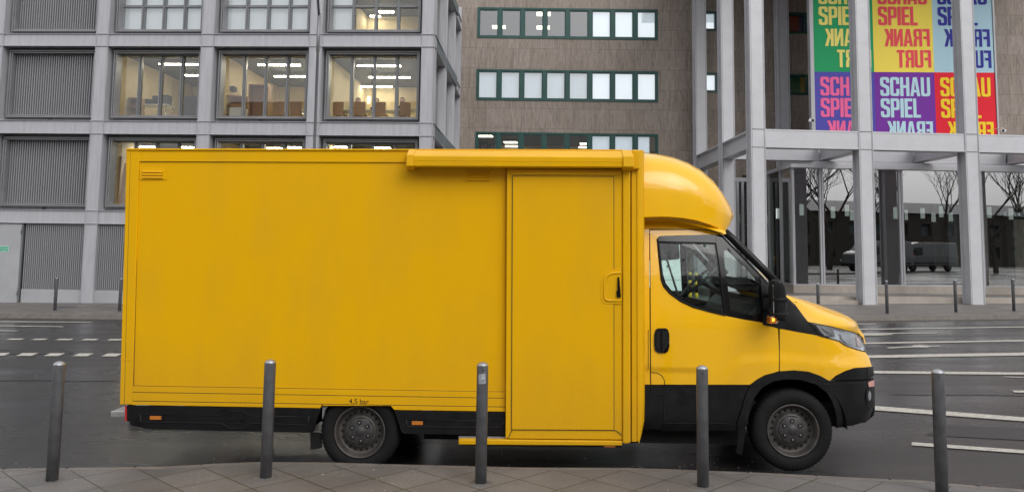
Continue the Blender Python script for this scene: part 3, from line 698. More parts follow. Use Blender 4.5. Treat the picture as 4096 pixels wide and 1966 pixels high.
# --- wheels -----------------------------------------------------------------
def wheel_meshes():
    R, r = .343, .215; T = []
    def mod(k, j): return -.007 if (k % 3 == 0 and j in (5, 6)) else (-.003 if (k % 3 == 0 and j == 4) else 0)
    mb = MB(); prof = [(r-.012, .035), (r+.004, .0), (r+.05, -.012), (R-.055, -.012), (R-.022, -.002), (R-.004, .020), (R, .045), (R, .185), (R-.015, .22), (r, .23)]
    mb.lathe(prof, 180, 'y', mod=mod); T.append(mb.mesh('tyre', M['rubber']))
    mb = MB(); mb.lathe([(r+.004, .000), (r+.006, -.007), (r-.002, -.009), (r-.010, -.002), (r-.014, .02), (r-.022, .055), (r-.034, .070), (.150, .062), (.135, .040), (.128, .030), (.118, .028), (.105, .034), (0, .036)], 72, 'y'); ri = mb; mb = MB()
    for k in range(20):
        a = 2*math.pi*k/20; mb.lathe([(0, .0), (.0115, .0), (.0115, .004)], 12, 'y', (.1615*math.cos(a), .0615, .1615*math.sin(a)))
    nb = len(ri.f); ri.add(mb.v, mb.f); rm = mesh_raw(ri, 'rim', M['rim']); rm.materials.append(M['dark'])
    for i_, p_ in enumerate(rm.polygons):
        if i_ >= nb: p_.material_index = 1
    T.append(rm)
    mb = MB(); out = []
    for k in range(72):
        a = 2*math.pi*k/72; out.append((.116+.004*math.cos(a*6), a))
    rows = [[(rr*math.cos(a), .034, rr*math.sin(a)) for rr, a in out], [(rr*math.cos(a), .020, rr*math.sin(a)) for rr, a in out], [((rr-.01)*math.cos(a), .014, (rr-.01)*math.sin(a)) for rr, a in out],
            [(.05*math.cos(a), .012, .05*math.sin(a)) for rr, a in out], [(.036*math.cos(a), .008, .036*math.sin(a)) for rr, a in out], [(.032*math.cos(a), .004, .032*math.sin(a)) for rr, a in out], [(.001*math.cos(a), .003, .001*math.sin(a)) for rr, a in out]]
    mb.grid([r_+[r_[0]] for r_ in rows]); T.append(mb.mesh('hub_cover', M['hub']))
    mb = MB()
    for k in range(6):
        a = math.pi/2+2*math.pi*k/6+.08; c = (.078*math.cos(a), .0105, .078*math.sin(a)); mb.lathe([(0, .0), (.019, .0), (.020, .003)], 16, 'y', c)
    T.append(mb.mesh('bolt_recess', M['dark']))
    mb = MB()
    for k in range(6):
        a = math.pi/2+2*math.pi*k/6+.08; c = (.076*math.cos(a), .0085, .076*math.sin(a)); mb.lathe([(0, .0), (.0085, .0), (.010, .004)], 6, 'y', c, smooth=False)
    T.append(mb.mesh('wheel_bolt', M['nut']))
    return T
WM = wheel_meshes()
def put_wheel(x, d, z, rot, spin=0, scale=1):
    w_ = bpy.data.objects.new('wheel', None); COL.objects.link(w_); w_.parent = truck; w_.location = (x, d, z); w_.rotation_euler = (0, spin, rot); w_.scale = (scale,)*3
    for me in WM: link(me.name, me, w_)
put_wheel(hubf[0], .06, hubf[1], 0, .05); put_wheel(hubr[0], .05, hubr[1], 0, -.03)
put_wheel(hubf[0], Tw-.06, hubf[1], math.pi); put_wheel(hubr[0], Tw-.05, hubr[1], math.pi)

# ================================================================== CAB (outer skin follows one smooth body surface)
def interp(tab, x):
    if x <= tab[0][0]: return tab[0][1]
    for (a, b), (c, d) in zip(tab, tab[1:]):
        if x <= c: return b+(d-b)*(x-a)/(c-a)
    return tab[-1][1]
NOSE = [(.30,3.10),(.45,3.23),(.60,3.29),(.90,3.30),(1.03,3.24),(1.12,3.18),(1.19,3.12),(1.30,2.98),(1.42,2.72),(1.6,2.62),(2.1,2.5)]
CREASE = [(1.7,.86),(1.85,.90),(1.98,1.01),(2.30,1.035),(2.72,1.0),(3.3,.98)]
def sstep(t): t = max(0., min(1., t)); return t*t*(3-2*t)
def skin(s, z):
    d = .05; e = interp(NOSE, z); s0 = 2.35; t = (s-s0)/(e-s0)
    if t > 0 and z < 1.5: t = min(t, .999); d += .62*(1-(1-t**2.7)**(1/2.7))*min(1, (1.5-z)/.1)
    if z > 1.22: d += .15*((z-1.22)/.85)**1.5
    if z < .50: d += .06*((.50-z)/.2)**2
    zc = interp(CREASE, s); f = sstep((s-1.75)/.25)*sstep((zc+.03-z)/.12)
    d -= .018*f*(1-sstep((s-2.9)/.3)*.6)
    d += .016*sstep((.885-z)/.02)*(1-sstep((s-1.55)/.2))
    return d
def hit(px, py, fn=skin):
    o, r = TF.line(px, py); best = None; prev = None
    y = -.15
    while y < 1.5:
        t = (y-o.y)/r.y; q = o+r*t; g = y-fn(q.x, q.z)
        if best is None or abs(g) < best[0]: best = (abs(g), q)
        if prev is not None and prev[0] < 0 <= g:
            k = -prev[0]/(g-prev[0]); q = prev[1].lerp(q, k); return (q.x, q.z)
        prev = (g, q); y += .01
    return (best[1].x, best[1].z)
def sub(pts, n=4, closed=True):
    out = []
    for i in range(len(pts) if closed else len(pts)-1):
        a = pts[i]; b = pts[(i+1) % len(pts)]; L = math.hypot(b[0]-a[0], b[1]-a[1]); k = max(1, int(L/18))
        out += [(a[0]+(b[0]-a[0])*j/k, a[1]+(b[1]-a[1])*j/k) for j in range(k)]
    return out
def S_(pts): return [hit(x, y) for x, y in sub(pts)]
def smooth_loop(pts, it=1, keep=()):
    for _ in range(it):
        o = []
        for i in range(len(pts)):
            a = pts[i]; b = pts[(i+1) % len(pts)]
            o += [(a[0]*.75+b[0]*.25, a[1]*.75+b[1]*.25), (a[0]*.25+b[0]*.75, a[1]*.25+b[1]*.75)]
        pts = o
    return pts
def panel(name, px, m, off=0., thick=.012, holes=(), step=.035, parent=truck, mirror=False, fn=skin):
    poly = S_(px); hs = [S_(h) for h in holes]
    mb = MB(); slab(mb, poly, hs, lambda s, z: fn(s, z)+off, thick, step)
    me = mesh_raw(mb, name, m); o = link(name, me, parent)
    if mirror:
        m2 = me.copy(); 
        for v in m2.vertices: v.co.y = Tw-v.co.y
        m2.flip_normals(); p2 = parent
        link(name, m2, p2 if mirror is True else mirror)
    return o
CY_ = M['cabyellow']
ra = lambda x, y: (2400+x/1.545, 500+y/1.545)
r2 = lambda x, y: (2500+x/1.6133, 1200+y/1.6133)
rc = lambda x, y: (2600+x/2.747, 900+y/2.747)
# outlines -------------------------------------------------------------------
win = [rc(78,150), rc(90,128), rc(115,118), rc(340,110), rc(714,102), rc(770,104), rc(905,235), rc(1090,420), rc(1215,545), rc(1320,665), rc(1322,1108), rc(1240,1092), rc(1235,1070), rc(1030,1035), rc(830,995), rc(640,950), rc(470,905), rc(330,840), rc(215,755), rc(150,680), rc(122,600), rc(105,440), rc(92,300)]
dl = 2601                                            # rear door gap
door_o = [(2600,920), (2790,919), (2838,921), (2862,929), (2881,938), rc(714,102), rc(340,110), rc(115,118), rc(90,128), rc(78,150), rc(92,300), rc(105,440), rc(122,600), rc(150,680), rc(215,755), rc(330,840), rc(470,905), rc(640,950), rc(830,995), rc(1030,1035), rc(1235,1070), rc(1240,1092), rc(1322,1108), (3112,1313), (3116,1400), (3116,1482), r2(960,466), r2(900,482), r2(850,510), r2(807,543), (2603,1536)]
gap = 3.2
bp = [(2560,900), (2597,918), (2599,1300), (2602,1536), (2578,1536), (2556,1536)]
def shift(pts, dx): return [(x+dx, y) for x, y in pts]
# roof strip above the door (between fairing and door)
roof_strip = [(2575,884), (2659,882), (2737,890), (2801,903), (2853,918), (2902,932), (2900,936), (2884,937), (2864,926), (2840,918), (2790,915.5), (2600,916.5), (2575,916)]
far_side = bpy.data.objects.new('far_cab_side', None); COL.objects.link(far_side); far_side.parent = truck
panel('roof_edge', roof_strip, CY_, mirror=far_side)
panel('rear_pillar', [(2552,890), (2597,890), (2597.5,1100), (2600,1536), (2556,1536)], CY_, mirror=far_side)
cdoor = panel('cab_door', door_o, CY_, mirror=far_side, step=.025)
# fender between door gap and nose
fend = [(3119,1314), r2(1040,190), r2(1150,210), r2(1250,229), r2(1320,246), r2(1378,263), r2(1420,291), r2(1490,316), r2(1550,331), r2(1575,368), r2(1592,426), r2(1550,431), r2(1480,435), r2(1420,455), r2(1360,485), r2(1320,519), r2(1262,486), r2(1180,458), r2(1090,450), r2(1000,457), (3119.5,1480), (3119,1400)]
panel('front_wing', fend, CY_, step=.025, mirror=far_side)
# lower dark cladding
low = [(2552,1539), r2(805,546), r2(786,585), r2(765,640), r2(745,710), r2(718,792), r2(716,832), (2552,1716)]
panel('sill_cladding', low, BK, off=.002, mirror=far_side)
panel('sill_step', [(2655,1695), r2(716,797), r2(714,838), (2652,1722)], BK, off=-.012, thick=.03)
archo = [r2(807,546), r2(850,513), r2(900,484), r2(990,460), r2(1090,452), r2(1180,460), r2(1260,488), r2(1319,521), r2(1560,517), r2(1602,500), r2(1608,560), r2(1609,700), r2(1602,740), r2(1562,775), r2(1482,800), r2(1362,821), r2(1364,760), r2(1352,700), r2(1330,640), r2(1300,592), r2(1232,541), r2(1132,511), r2(1040,507), r2(955,520), r2(885,560), r2(835,620), r2(806,690), r2(792,760), r2(790,800), r2(720,835), r2(720,795), r2(748,712), r2(768,642), r2(788,587)]
panel('bumper', archo, BK, off=-.012, thick=.035, step=.03, mirror=far_side)
panel('bumper_lip', [r2(1332,516), r2(1362,489), r2(1422,458), r2(1482,438), r2(1552,434), r2(1598,428), r2(1606,470), r2(1602,488), r2(1560,508)], BK, off=-.006, thick=.03)
# grooves
mbg = MB()
def groove(px, wd=.004, off=-.0012, parent=truck, name='panel_gap', m=M['dark'], fn=skin):
    q = [hit(x, y) for x, y in sub(px, closed=False)+[px[-1]]]
    mb = MB(); mb.tube([(a, fn(a, b)+off, b) for a, b in q], wd/2, 6, smooth=False); return mb.build(name, m, parent)
groove([(2599,918), (2601,1150), (2603,1575), (2658,1576), (2655,1720)], .006)
groove([r2(166,464), r2(205,467), r2(238,485), r2(255,515), r2(257,610), r2(254,790)], .006)
groove([(3117.5,1314), (3117.5,1400), (3118,1482)], .006)
groove([r2(258,793), r2(560,792), r2(716,796)], .006)
groove([rc(0,45), (2790,917.5), (2840,920), (2866,929), (2884,939)], .007)
groove([r2(1562,432), r2(1562,512)], .005, -.008)
groove([r2(1272,540), r2(1560,533), r2(1602,520)], .008, -.0125)
groove([r2(150,445), r2(150,190)], .005)
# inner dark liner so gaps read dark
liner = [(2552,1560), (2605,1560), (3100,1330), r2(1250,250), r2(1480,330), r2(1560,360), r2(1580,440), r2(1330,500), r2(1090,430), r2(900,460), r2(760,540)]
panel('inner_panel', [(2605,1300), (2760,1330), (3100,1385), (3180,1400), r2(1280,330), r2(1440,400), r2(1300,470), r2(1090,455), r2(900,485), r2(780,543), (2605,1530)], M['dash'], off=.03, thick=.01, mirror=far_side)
# --- side window: black frame ring, glass, visor ------------------------------
g1 = [rc(106,195), rc(712,205), rc(740,420), rc(775,680), rc(810,955), rc(640,915), rc(480,865), rc(340,795), rc(235,715), rc(175,640), rc(145,540), rc(125,380)]
g2 = [rc(812,278), rc(850,270), rc(905,320), rc(985,400), rc(1060,470), rc(1135,560), rc(1185,640), rc(1192,780), rc(1180,960), rc(1165,1000), rc(880,935), rc(870,800), rc(840,560), rc(815,400)]
wf = panel('window_frame', shift(win, 0), M['gloss'], off=.001, thick=.02, holes=(g1, g2), parent=cdoor, step=.03)
g = panel('side_window', [(x, y) for x, y in g1], M['cabglass'], off=.012, thick=0, parent=cdoor, step=.04)
panel('quarter_window', g2, M['cabglass'], off=.010, thick=0, parent=cdoor, step=.04)
m2 = wf.data.copy()
for v in m2.vertices: v.co.y = Tw-v.co.y
m2.flip_normals(); link('window_frame', m2, far_side)
for gg in (g1, g2):
    mb = MB(); slab(mb, S_(gg), [], lambda s, z: skin(s, z)+.012, 0, .05)
    me = mesh_raw(mb, 'far_window', M['cabglass'])
    for v in me.vertices: v.co.y = Tw-v.co.y
    link('far_window', me, far_side)
panel('rain_visor', [rc(84,150), rc(115,122), rc(340,114), rc(714,106), rc(718,193), rc(500,185), rc(90,178)], M['gloss'], off=-.022, thick=.02, parent=cdoor)
groove([rc(714,105), rc(722,200), rc(760,450), rc(800,760), rc(828,994)], .010, -.004, cdoor, 'window_divider', M['rubber'])
groove([rc(84,150), rc(98,300), rc(112,440), rc(128,600), rc(156,672), rc(220,745), rc(335,828), rc(475,893), rc(642,940), rc(826,985)], .020, -.002, cdoor, 'weather_strip', M['rubber'])
groove([rc(780,105), rc(905,238), rc(1090,423), rc(1215,548), rc(1320,668)], .012, -.004, cdoor, 'weather_strip', M['rubber'])
panel('mirror_mount', [rc(1207,560), rc(1225,580), rc(1322,675), rc(1322,1106), rc(1242,1090), rc(1240,900), rc(1222,720)], BK, off=-.014, thick=.03, parent=cdoor)
tr = MB(); slab(tr, S_(door_o), [], lambda s, z: skin(s, z)+.03, .01, .05); me = mesh_raw(tr, 'door_trim', M['dash'])
for v in me.vertices: v.co.y = Tw-v.co.y
link('door_trim', me, far_side)
pt = MB(); fs = [P(x, y, 1.9) for x, y in ((2640, 990), (2660, 990), (2668, 1200), (2650, 1200))]
# --- door handle
hq = [r2(210,180), r2(262,179), r2(276,188), r2(284,215), r2(286,290), r2(278,325), r2(260,339), r2(212,337), r2(193,322), r2(187,285), r2(189,215), r2(197,190)]
hd = panel('door_handle', hq, M['gloss'], off=-.012, thick=.02, parent=cdoor, step=.03)
panel('handle_cup', [r2(205,198), r2(266,198), r2(272,230), r2(271,295), r2(255,318), r2(215,318), r2(203,290), r2(202,230)], M['dark'], off=-.0135, thick=.005, parent=cdoor)
groove([r2(240,186), r2(240,240), r2(241,330)], .022, -.022, cdoor, 'handle_grip', BK)
# --- A pillar, windscreen, roof, bonnet ----------------------------------------
def H3(px, py, off=0): a, b = hit(px, py); return Vector((a, skin(a, b)+off, b))
pil = [rc(778,100), rc(850,165), rc(960,275), rc(1080,390), rc(1190,500), rc(1330,645)]
pil3 = [H3(x+6, y-6, .0) for x, y in pil]; 
for sgn in (0, 1):
    mb = MB(); pts = [p+Vector((.028, .03, .012)) for p in pil3]
    if sgn: pts = [Vector((p.x, Tw-p.y, p.z)) for p in pts]
    mb.tube(pts, .036, 10); mb.build('windscreen_pillar', M['black'], truck)
fw = Vector((.036, .03, .02)); base = [p+fw for p in pil3]
ext = base[-1]+(base[-1]-base[-2])*.35; base.append(ext)
rows = []
for p in base:
    row = []
    for i in range(17):
        t = i/16; y = p.y+(Tw-2*p.y)*t; b = 1-(2*t-1)**2
        row.append((p.x+.13*b, y, p.z+.015*b))
    rows.append(row)
mb = MB(); mb.grid(rows); mb.build('windscreen', M['screen'], truck)
# cab roof
rtop = [H3(x, y) for x, y in [(2556,884), (2659,882), (2737,890), (2801,903), (2853,918), (2902,932)]]
mb = MB(); mb.grid([[(p.x+.12*(1-(2*t-1)**2)*(i/5.), p.y+(Tw-2*p.y)*t, p.z+.03*(1-(2*t-1)**4)) for t in [k/12 for k in range(13)]] for i, p in enumerate(rtop)]); mb.build('cab_roof', CY_, truck)
# cowl panel (dark) and bonnet
panel('cowl_side', [(3060,1125), rc(1325,660), (3100,1150), (3137,1181), (3160,1200), (3182,1219), (3232,1287), (3250,1312), (3275,1341), (3195,1327), (3114,1311.5), (3060,1299)], BK, off=-.002, thick=.02, fn=skin)
bedge = [(3138,1180), (3160,1199), (3182,1219), (3208,1255), (3232,1286), (3268,1294), (3306,1302), (3343,1310), (3380,1318), (3410,1325), (3433,1332), (3452,1350)]
btop = [(3140,1177), (3170,1184), (3205,1194), (3241,1205), (3275,1216), (3306,1228), (3340,1240), (3371,1254), (3393,1266), (3410,1277), (3428,1300), (3446,1330)]
E = [H3(x, y, -.004) for x, y in bedge]; dtop = [.16, .25, .36, .46, .55, .58, .6, .62, .63, .64, .66, .70]
T_ = []
for (x, y), d in zip(btop, dtop): s, z = P(x, y, d); T_.append(Vector((s, d, z)))
rows = []
for e, t in zip(E, T_):
    row = []
    for i in range(9):
        k = i/8; a = k*math.pi/2
        row.append(Vector((e.x+(t.x-e.x)*math.sin(a)**1.1, e.y+(t.y-e.y)*(1-math.cos(a))**.85, e.z+(t.z-e.z)*math.sin(a)**.9)))
    c = row[-1]
    for k in (.33, .66, 1.): row.append(Vector((c.x+.05*k, c.y+(Tw/2-c.y)*k, c.z+.004*k-.02*k*k)))
    rows.append(row+[Vector((p.x, Tw-p.y, p.z)) for p in reversed(row[:-1])])
# front lip of the bonnet drops to the grille
last = rows[-1]; rows.append([Vector((p.x+.015, p.y, p.z-.06)) for p in last])
mb = MB(); mb.grid(rows); bon = mb.build('bonnet', CY_, truck)
# cowl intake recess at the bonnet's rear edge and cowl top
mb = MB(); c0 = rows[0]; mb.grid([[Vector((p.x-.28, p.y, p.z+.13)) for p in c0], [Vector((p.x-.02, p.y, p.z-.02)) for p in c0], [Vector((p.x+.1, p.y, p.z-.06)) for p in c0]]); mb.build('cowl_top', BK, truck)
hexa('intake_slot', [ra(1165,1060), ra(1195,1068), ra(1222,1090), ra(1218,1108), ra(1190,1098), ra(1172,1080)], .20, .22, M['dark'], bon)
# front face: closes the nose between both sides
def nose_row(z, y0=.60): 
    s = interp(NOSE, z); n = 9
    return [(s+.05*(1-(2*i/(n-1)-1)**2), y0+(Tw-2*y0)*i/(n-1), z) for i in range(n)]
mb = MB(); mb.grid([nose_row(z) for z in (.32, .45, .6, .75, .9, .98)]); mb.build('front_bumper', BK, truck)
mb = MB(); mb.grid([nose_row(z) for z in (.98, 1.03, 1.12, 1.19)]); mb.build('grille', M['gloss'], truck)
# headlight
hl = [r2(1183,141), r2(1240,150), r2(1330,169), r2(1420,189), r2(1495,212), r2(1522,235), r2(1538,268), r2(1550,328), r2(1490,314), r2(1420,289), r2(1380,261), r2(1320,244), r2(1250,226)]
hlo = panel('headlight', hl, M['lens'], off=-.006, thick=0, step=.03, mirror=far_side)
panel('lamp_bowl', hl, mat('lamp_bowl', (.62,.63,.66), .25, metal=.8, var=.5, vscale=18), off=.03, thick=.01, parent=hlo, step=.03)
panel('lamp_bezel', [r2(1190,146), r2(1290,168), r2(1345,190), r2(1360,235), r2(1320,240), r2(1255,222)], M['gloss'], off=.012, thick=.01, parent=hlo)
panel('projector', [r2(1395,215), r2(1440,225), r2(1475,250), r2(1480,290), r2(1440,280), r2(1405,255)], M['chrome'], off=.008, thick=.012, parent=hlo)
panel('indicator_bulb', [r2(1495,228), r2(1518,245), r2(1532,300), r2(1505,295)], mat('pale_red_lens', (.5,.32,.3), .2, coat=1), off=.010, thick=.01, parent=hlo)
groove([r2(1183,141), r2(1250,227), r2(1320,245), r2(1380,262), r2(1420,290), r2(1490,315), r2(1550,330)], .008, -.004)
groove([r2(1183,141), r2(1330,169), r2(1495,212), r2(1538,268)], .008, -.006)
# fog lamp in the bumper corner
fz = [(math.cos(a)*10+3470, math.sin(a)*29+1579) for a in [2*math.pi*i/14 for i in range(14)]]
panel('side_reflector', [r2(1565,526), r2(1592,516), r2(1603,514), r2(1603,552), r2(1568,555)], mat('pink_lens', (.7,.32,.28), .2, coat=1), off=-.018, thick=.01)
fo = panel('fog_lamp', fz, M['gloss'], off=-.022, thick=.02, step=.02)
panel('lamp_glass', [((x-3470)*.6+3474, (y-1579)*.66+1579) for x, y in fz], M['chrome'], off=-.026, thick=.01, parent=fo, step=.02)
groove([r2(1572,560), r2(1550,600), r2(1552,660), r2(1572,700), r2(1600,712)], .008, -.014, name='lamp_surround', m=BK)
# --- wing mirror -----------------------------------------------------------------
mir = bpy.data.objects.new('wing_mirror', None); COL.objects.link(mir); mir.parent = truck
c0 = P(3112, 1240, -.12); top = P(3105, 1118, -.12)[1]; bot = P(3105, 1277, -.12)[1]
mb = MB(); rows = []
for k in range(13):
    t = k/12; z = top+(bot-top)*t; wx = .048+.016*math.sin(math.pi*min(1, t*1.25))**.8; 
    if k == 0: wx *= .55
    if k == 1: wx *= .9
    cx = P(3105+8*t, 1200, -.12)[0]
    rows.append([(cx+wx*math.copysign(abs(math.cos(a))**.6, math.cos(a)), -.13+.09*math.copysign(abs(math.sin(a))**.6, math.sin(a)), z) for a in [2*math.pi*i/24 for i in range(25)]])
mb.grid(rows); mb.add(rows[0][:-1], [tuple(range(24))]); mb.add(rows[-1][:-1], [tuple(range(24))]); mb.build('mirror_housing', BK, mir)
mb = MB()
for py in (1196, 1254):
    z = P(3105, py, -.12)[1]; cx = P(3112, 1200, -.12)[0]
    pr = [(cx+.073*math.copysign(abs(math.cos(a))**.6, math.cos(a)), -.13+.096*math.copysign(abs(math.sin(a))**.6, math.sin(a))) for a in [2*math.pi*i/24 for i in range(24)]]
    mb.prism(pr, 'z', z-.014, z+.014)
mb.build('mirror_band', BK, mir, bevel=.004)
mb = MB()
for py in (1182, 1240):
    a_ = P(3065, py, 0); mb.tube([(a_[0]+.0, .05, a_[1]), (a_[0]+.05, -.08, a_[1])], .018, 10)
mb.build('mirror_arm', BK, mir)
ip = [(3082,1265), (3118,1272), (3112,1287), (3104,1292), (3080,1294)]
hexa('indicator', ip, -.20, -.10, M['amberlens'], mir, bevel=.004)
hexa('indicator_bulb', [(3089,1272), (3099,1272), (3098,1283), (3089,1285)], -.203, -.19, M['amberlit'], mir, bevel=.002)
hexa('indicator_lens', [(3101,1270), (3120,1273), (3114,1288), (3106,1293), (3099,1293)], -.195, -.10, M['table'], mir, bevel=.004)
mb = MB(); mb.box(c0[0]-.062, c0[0]-.055, -.20, -.06, bot+.03, top-.04); mb.build('mirror_glass', M['chrome'], mir)
# --- roof fairing -----------------------------------------------------------------
ftop = [(2569,607), (2614,611), (2645,616), (2678,623), (2737,643.7), (2788,669.6), (2840,713.6), (2879,760), (2911,807), (2929.4,836.6), (2936,852)]
flow = [(2569,868), (2614,866), (2645,865), (2678,866), (2737,872), (2788,881), (2840,898), (2879,912), (2902,922), (2920,899), (2935,862)]
N = len(ftop); rows = []
for i in range(N):
    dshoulder = interp([(0,.56),(4,.56),(7,.54),(N-1,.54)], i)
    dl_ = interp([(0,.02),(3,.03),(6,.11),(8,.26),(9,.40),(N-1,.54)], i)
    s1_, zt_ = P(*ftop[i], dshoulder); s2_, zl_ = P(*flow[i], dl_)
    row = []
    for j in range(15):
        a = math.pi/2*j/14; cz = math.sin(a)**.52; cy = 1-max(0., math.cos(a))**.52
        row.append(Vector((s2_+(s1_-s2_)*cz, dl_+(Tw/2-dl_)*cy*.96, zl_+(zt_-zl_)*cz)))
    # push the shoulder out so the cross-section is boxy
    c = row[-1]; full = row+[Vector((c.x, Tw/2, c.z+.004))]+[Vector((p.x, Tw-p.y, p.z)) for p in reversed(row)]
    rows.append(full)
rows.insert(0, [Vector((a0+.03, p.y, p.z)) for p in rows[0]])
mb = MB(); mb.grid(rows)
fair = mb.build('roof_fairing', CY_, truck)
# cove and lip running under the fairing's side
lipf = lambda s, z: .05
cv = [(2569,868), (2614,866), (2678,866), (2737,872), (2788,881), (2840,898), (2879,912), (2902,922), (2906,934), (2853,919), (2801,904), (2737,891), (2659,883), (2575,885)]
mbc = MB(); A = [(2569,866), (2614,865), (2678,865), (2737,871), (2788,880), (2840,897), (2879,912), (2902,922)]; B = [(2575,886), (2614,884), (2678,883), (2737,891), (2788,901), (2840,915), (2879,926), (2903,934)]
rowA = []
for i, ((x0, y0), (x1, y1)) in enumerate(zip(A, B)):
    dl_ = interp([(0,.02),(2,.03),(5,.10),(7,.26)], i); s0_, z0_ = P(x0, y0, dl_); s1_, z1_ = P(x1, y1, .15)
    rowA.append([(s0_, dl_, z0_), (s0_, dl_+.05, z0_-.015), (s1_, .17, z1_+.03), (s1_, .13, z1_-.004)])
mbc.grid(rowA); mbc.build('fairing_cove', CY_, fair)
hexa('fairing_flange', [(2553,612), (2571,610), (2571,884), (2560,912), (2553,912)], .0, .06, CY_, fair, bevel=.004)
# --- interior ---------------------------------------------------------------------
mb = MB(); mb.box(1.05, 1.12, .14, Tw-.14, .6, 2.0); mb.box(1.1, 1.95, .14, Tw-.14, .62, .7); mb.build('cab_interior', M['dash'], truck)
def seat(d0, d1):
    s_ = bpy.data.objects.new('seat', None); COL.objects.link(s_); s_.parent = truck
    mb = MB(); mb.prism([(1.30,.95),(1.75,.98),(1.78,1.06),(1.35,1.07)], 'y', d0, d1); mb.build('cushion', M['seat'], s_, bevel=.03)
    mb = MB(); mb.prism([(1.18,1.0),(1.32,1.02),(1.22,1.42),(1.12,1.42)], 'y', d0, d1); mb.build('backrest', M['seat'], s_, bevel=.03)
seat(.25, .75); seat(1.3, 1.8)
mb = MB(); ds = [(2.05,.9),(2.02,1.18),(2.08,1.36),(2.16,1.43),(2.30,1.46),(2.45,1.43),(2.62,1.36),(2.66,.9)]
mb.prism(ds, 'y', .2, Tw-.2); mb.build('dashboard', M['dash'], truck, bevel=.03)
mb = MB(); sa, sz = P(2800, 1118, 1.45); rng = []
for i in range(33):
    a = 2*math.pi*i/32; rng.append((sa+.085*math.cos(a)+.10*math.cos(a), 1.45+.19*math.sin(a), sz+.165*math.cos(a)))
mb.tube(rng, .014, 8, caps=False); mb.tube([(sa, 1.28, sz), (sa, 1.62, sz)], .014, 8); mb.tube([(sa, 1.45, sz), (sa+.25, 1.45, sz-.15)], .03, 8); mb.lathe([(0,-.02),(.06,-.02),(.06,.02),(0,.02)], 16, 'x', (sa, 1.45, sz))
mb.build('steering_wheel', M['dash'], truck)
mb = MB(); q = P(2703, 960, .30); q2 = P(2762, 1150, .30); mb.tube([(q[0]+.02, 1.75, q[1]), (q[0]+.16, 1.75, (q[1]+q2[1])/2), (q2[0]+.15, 1.7, q2[1]-.2)], .012, 6); mb.build('seat_belt', M['frame'], truck)

# ================================================================== HELPERS FOR BUILDINGS
def ring(mb, u0, u1, z0, z1, t, d0, d1, tb=None):
    tb = tb or t
    mb.box(u0, u1, d0, d1, z1-t, z1); mb.box(u0, u1, d0, d1, z0, z0+tb)
    mb.box(u0, u0+t, d0, d1, z0+tb, z1-t); mb.box(u1-t, u1, d0, d1, z0+tb, z1-t); return mb
def on_z(fr, px, py, z):
    o, r = fr.line(px, py); t = (z-o.z)/r.z; return o+r*t
def room(mb, u0, u1, d0, d1, z0, z1):
    mb.add([(u0,d0,z0),(u1,d0,z0),(u1,d1,z0),(u0,d1,z0),(u0,d0,z1),(u1,d0,z1),(u1,d1,z1),(u0,d1,z1)], [(0,1,2,3),(3,2,6,7),(0,3,7,4),(1,5,6,2)]); return mb

# ================================================================== GREY STEEL-FRAMED OFFICE BUILDING
c_ = CPOS + ray(1732, 500)*(25.9/ray(1732, 500).y)
GF = Frame(c_.x, c_.y, 0, .045)
grey = empty('office_building', 'grey steel-framed office building with deep square windows and louvred panels', 'building'); GF.place(grey)
sp_ = (c_.x, c_.y); SFm = Frame(c_.x, c_.y, 0, R_(-88.4)); rel = -(SFm.psi)+GF.psi      # the side face, going back
BZ = [(GF.at(824, b, 0).z, GF.at(824, t, 0).z) for t, b in ((846, 900), (485, 538), (136, 186))]
st = BZ[1][0]-BZ[0][0]; BZ.append((BZ[2][0]+st, BZ[2][1]+st))
UC = [GF.at(x, 330).x for x in (400, 824, 1258)]; UC = [UC[0]-(UC[1]-UC[0])-.02]+UC+[-.21]
UC = [UC[0]-3.3]+UC
GZ0 = -.6; GTOP = BZ[3][1]+.6
S = M['steel']
def col_mesh(name, hw, z0, z1, depth=.5, fin=.035, m=S):
    mb = MB(); mb.box(-hw, hw, .0, depth, z0, z1)
    for s in (-1, 1): mb.box(s*hw-(.012 if s > 0 else .0), s*hw+(.0 if s > 0 else .012), -fin, .001, z0, z1)
    return mb.mesh(name, m)
cm_ = col_mesh('column', .205, GZ0, GTOP)
for u in UC: link('column', cm_, grey, (u, 0, 0))
mbs = []
def facade_beams(par, u0, u1, cols, rot=None, loc=None):
    for z0, z1 in BZ:
        mb = MB(); edges = [u0]+[v for c in cols for v in (c-.206, c+.206)]+[u1]
        for i in range(0, len(edges), 2):
            a, b = edges[i], edges[i+1]
            if b-a > .02: mb.box(a, b, .012, .5, z0, z1)
        mb.box(u0, u1, -.034, .011, z1-.012, z1+.002); mb.box(u0, u1, -.034, .011, z0-.002, z0+.012)
        o = mb.build('beam', S, par, loc, rot)
facade_beams(grey, UC[0]-1, 0, UC)
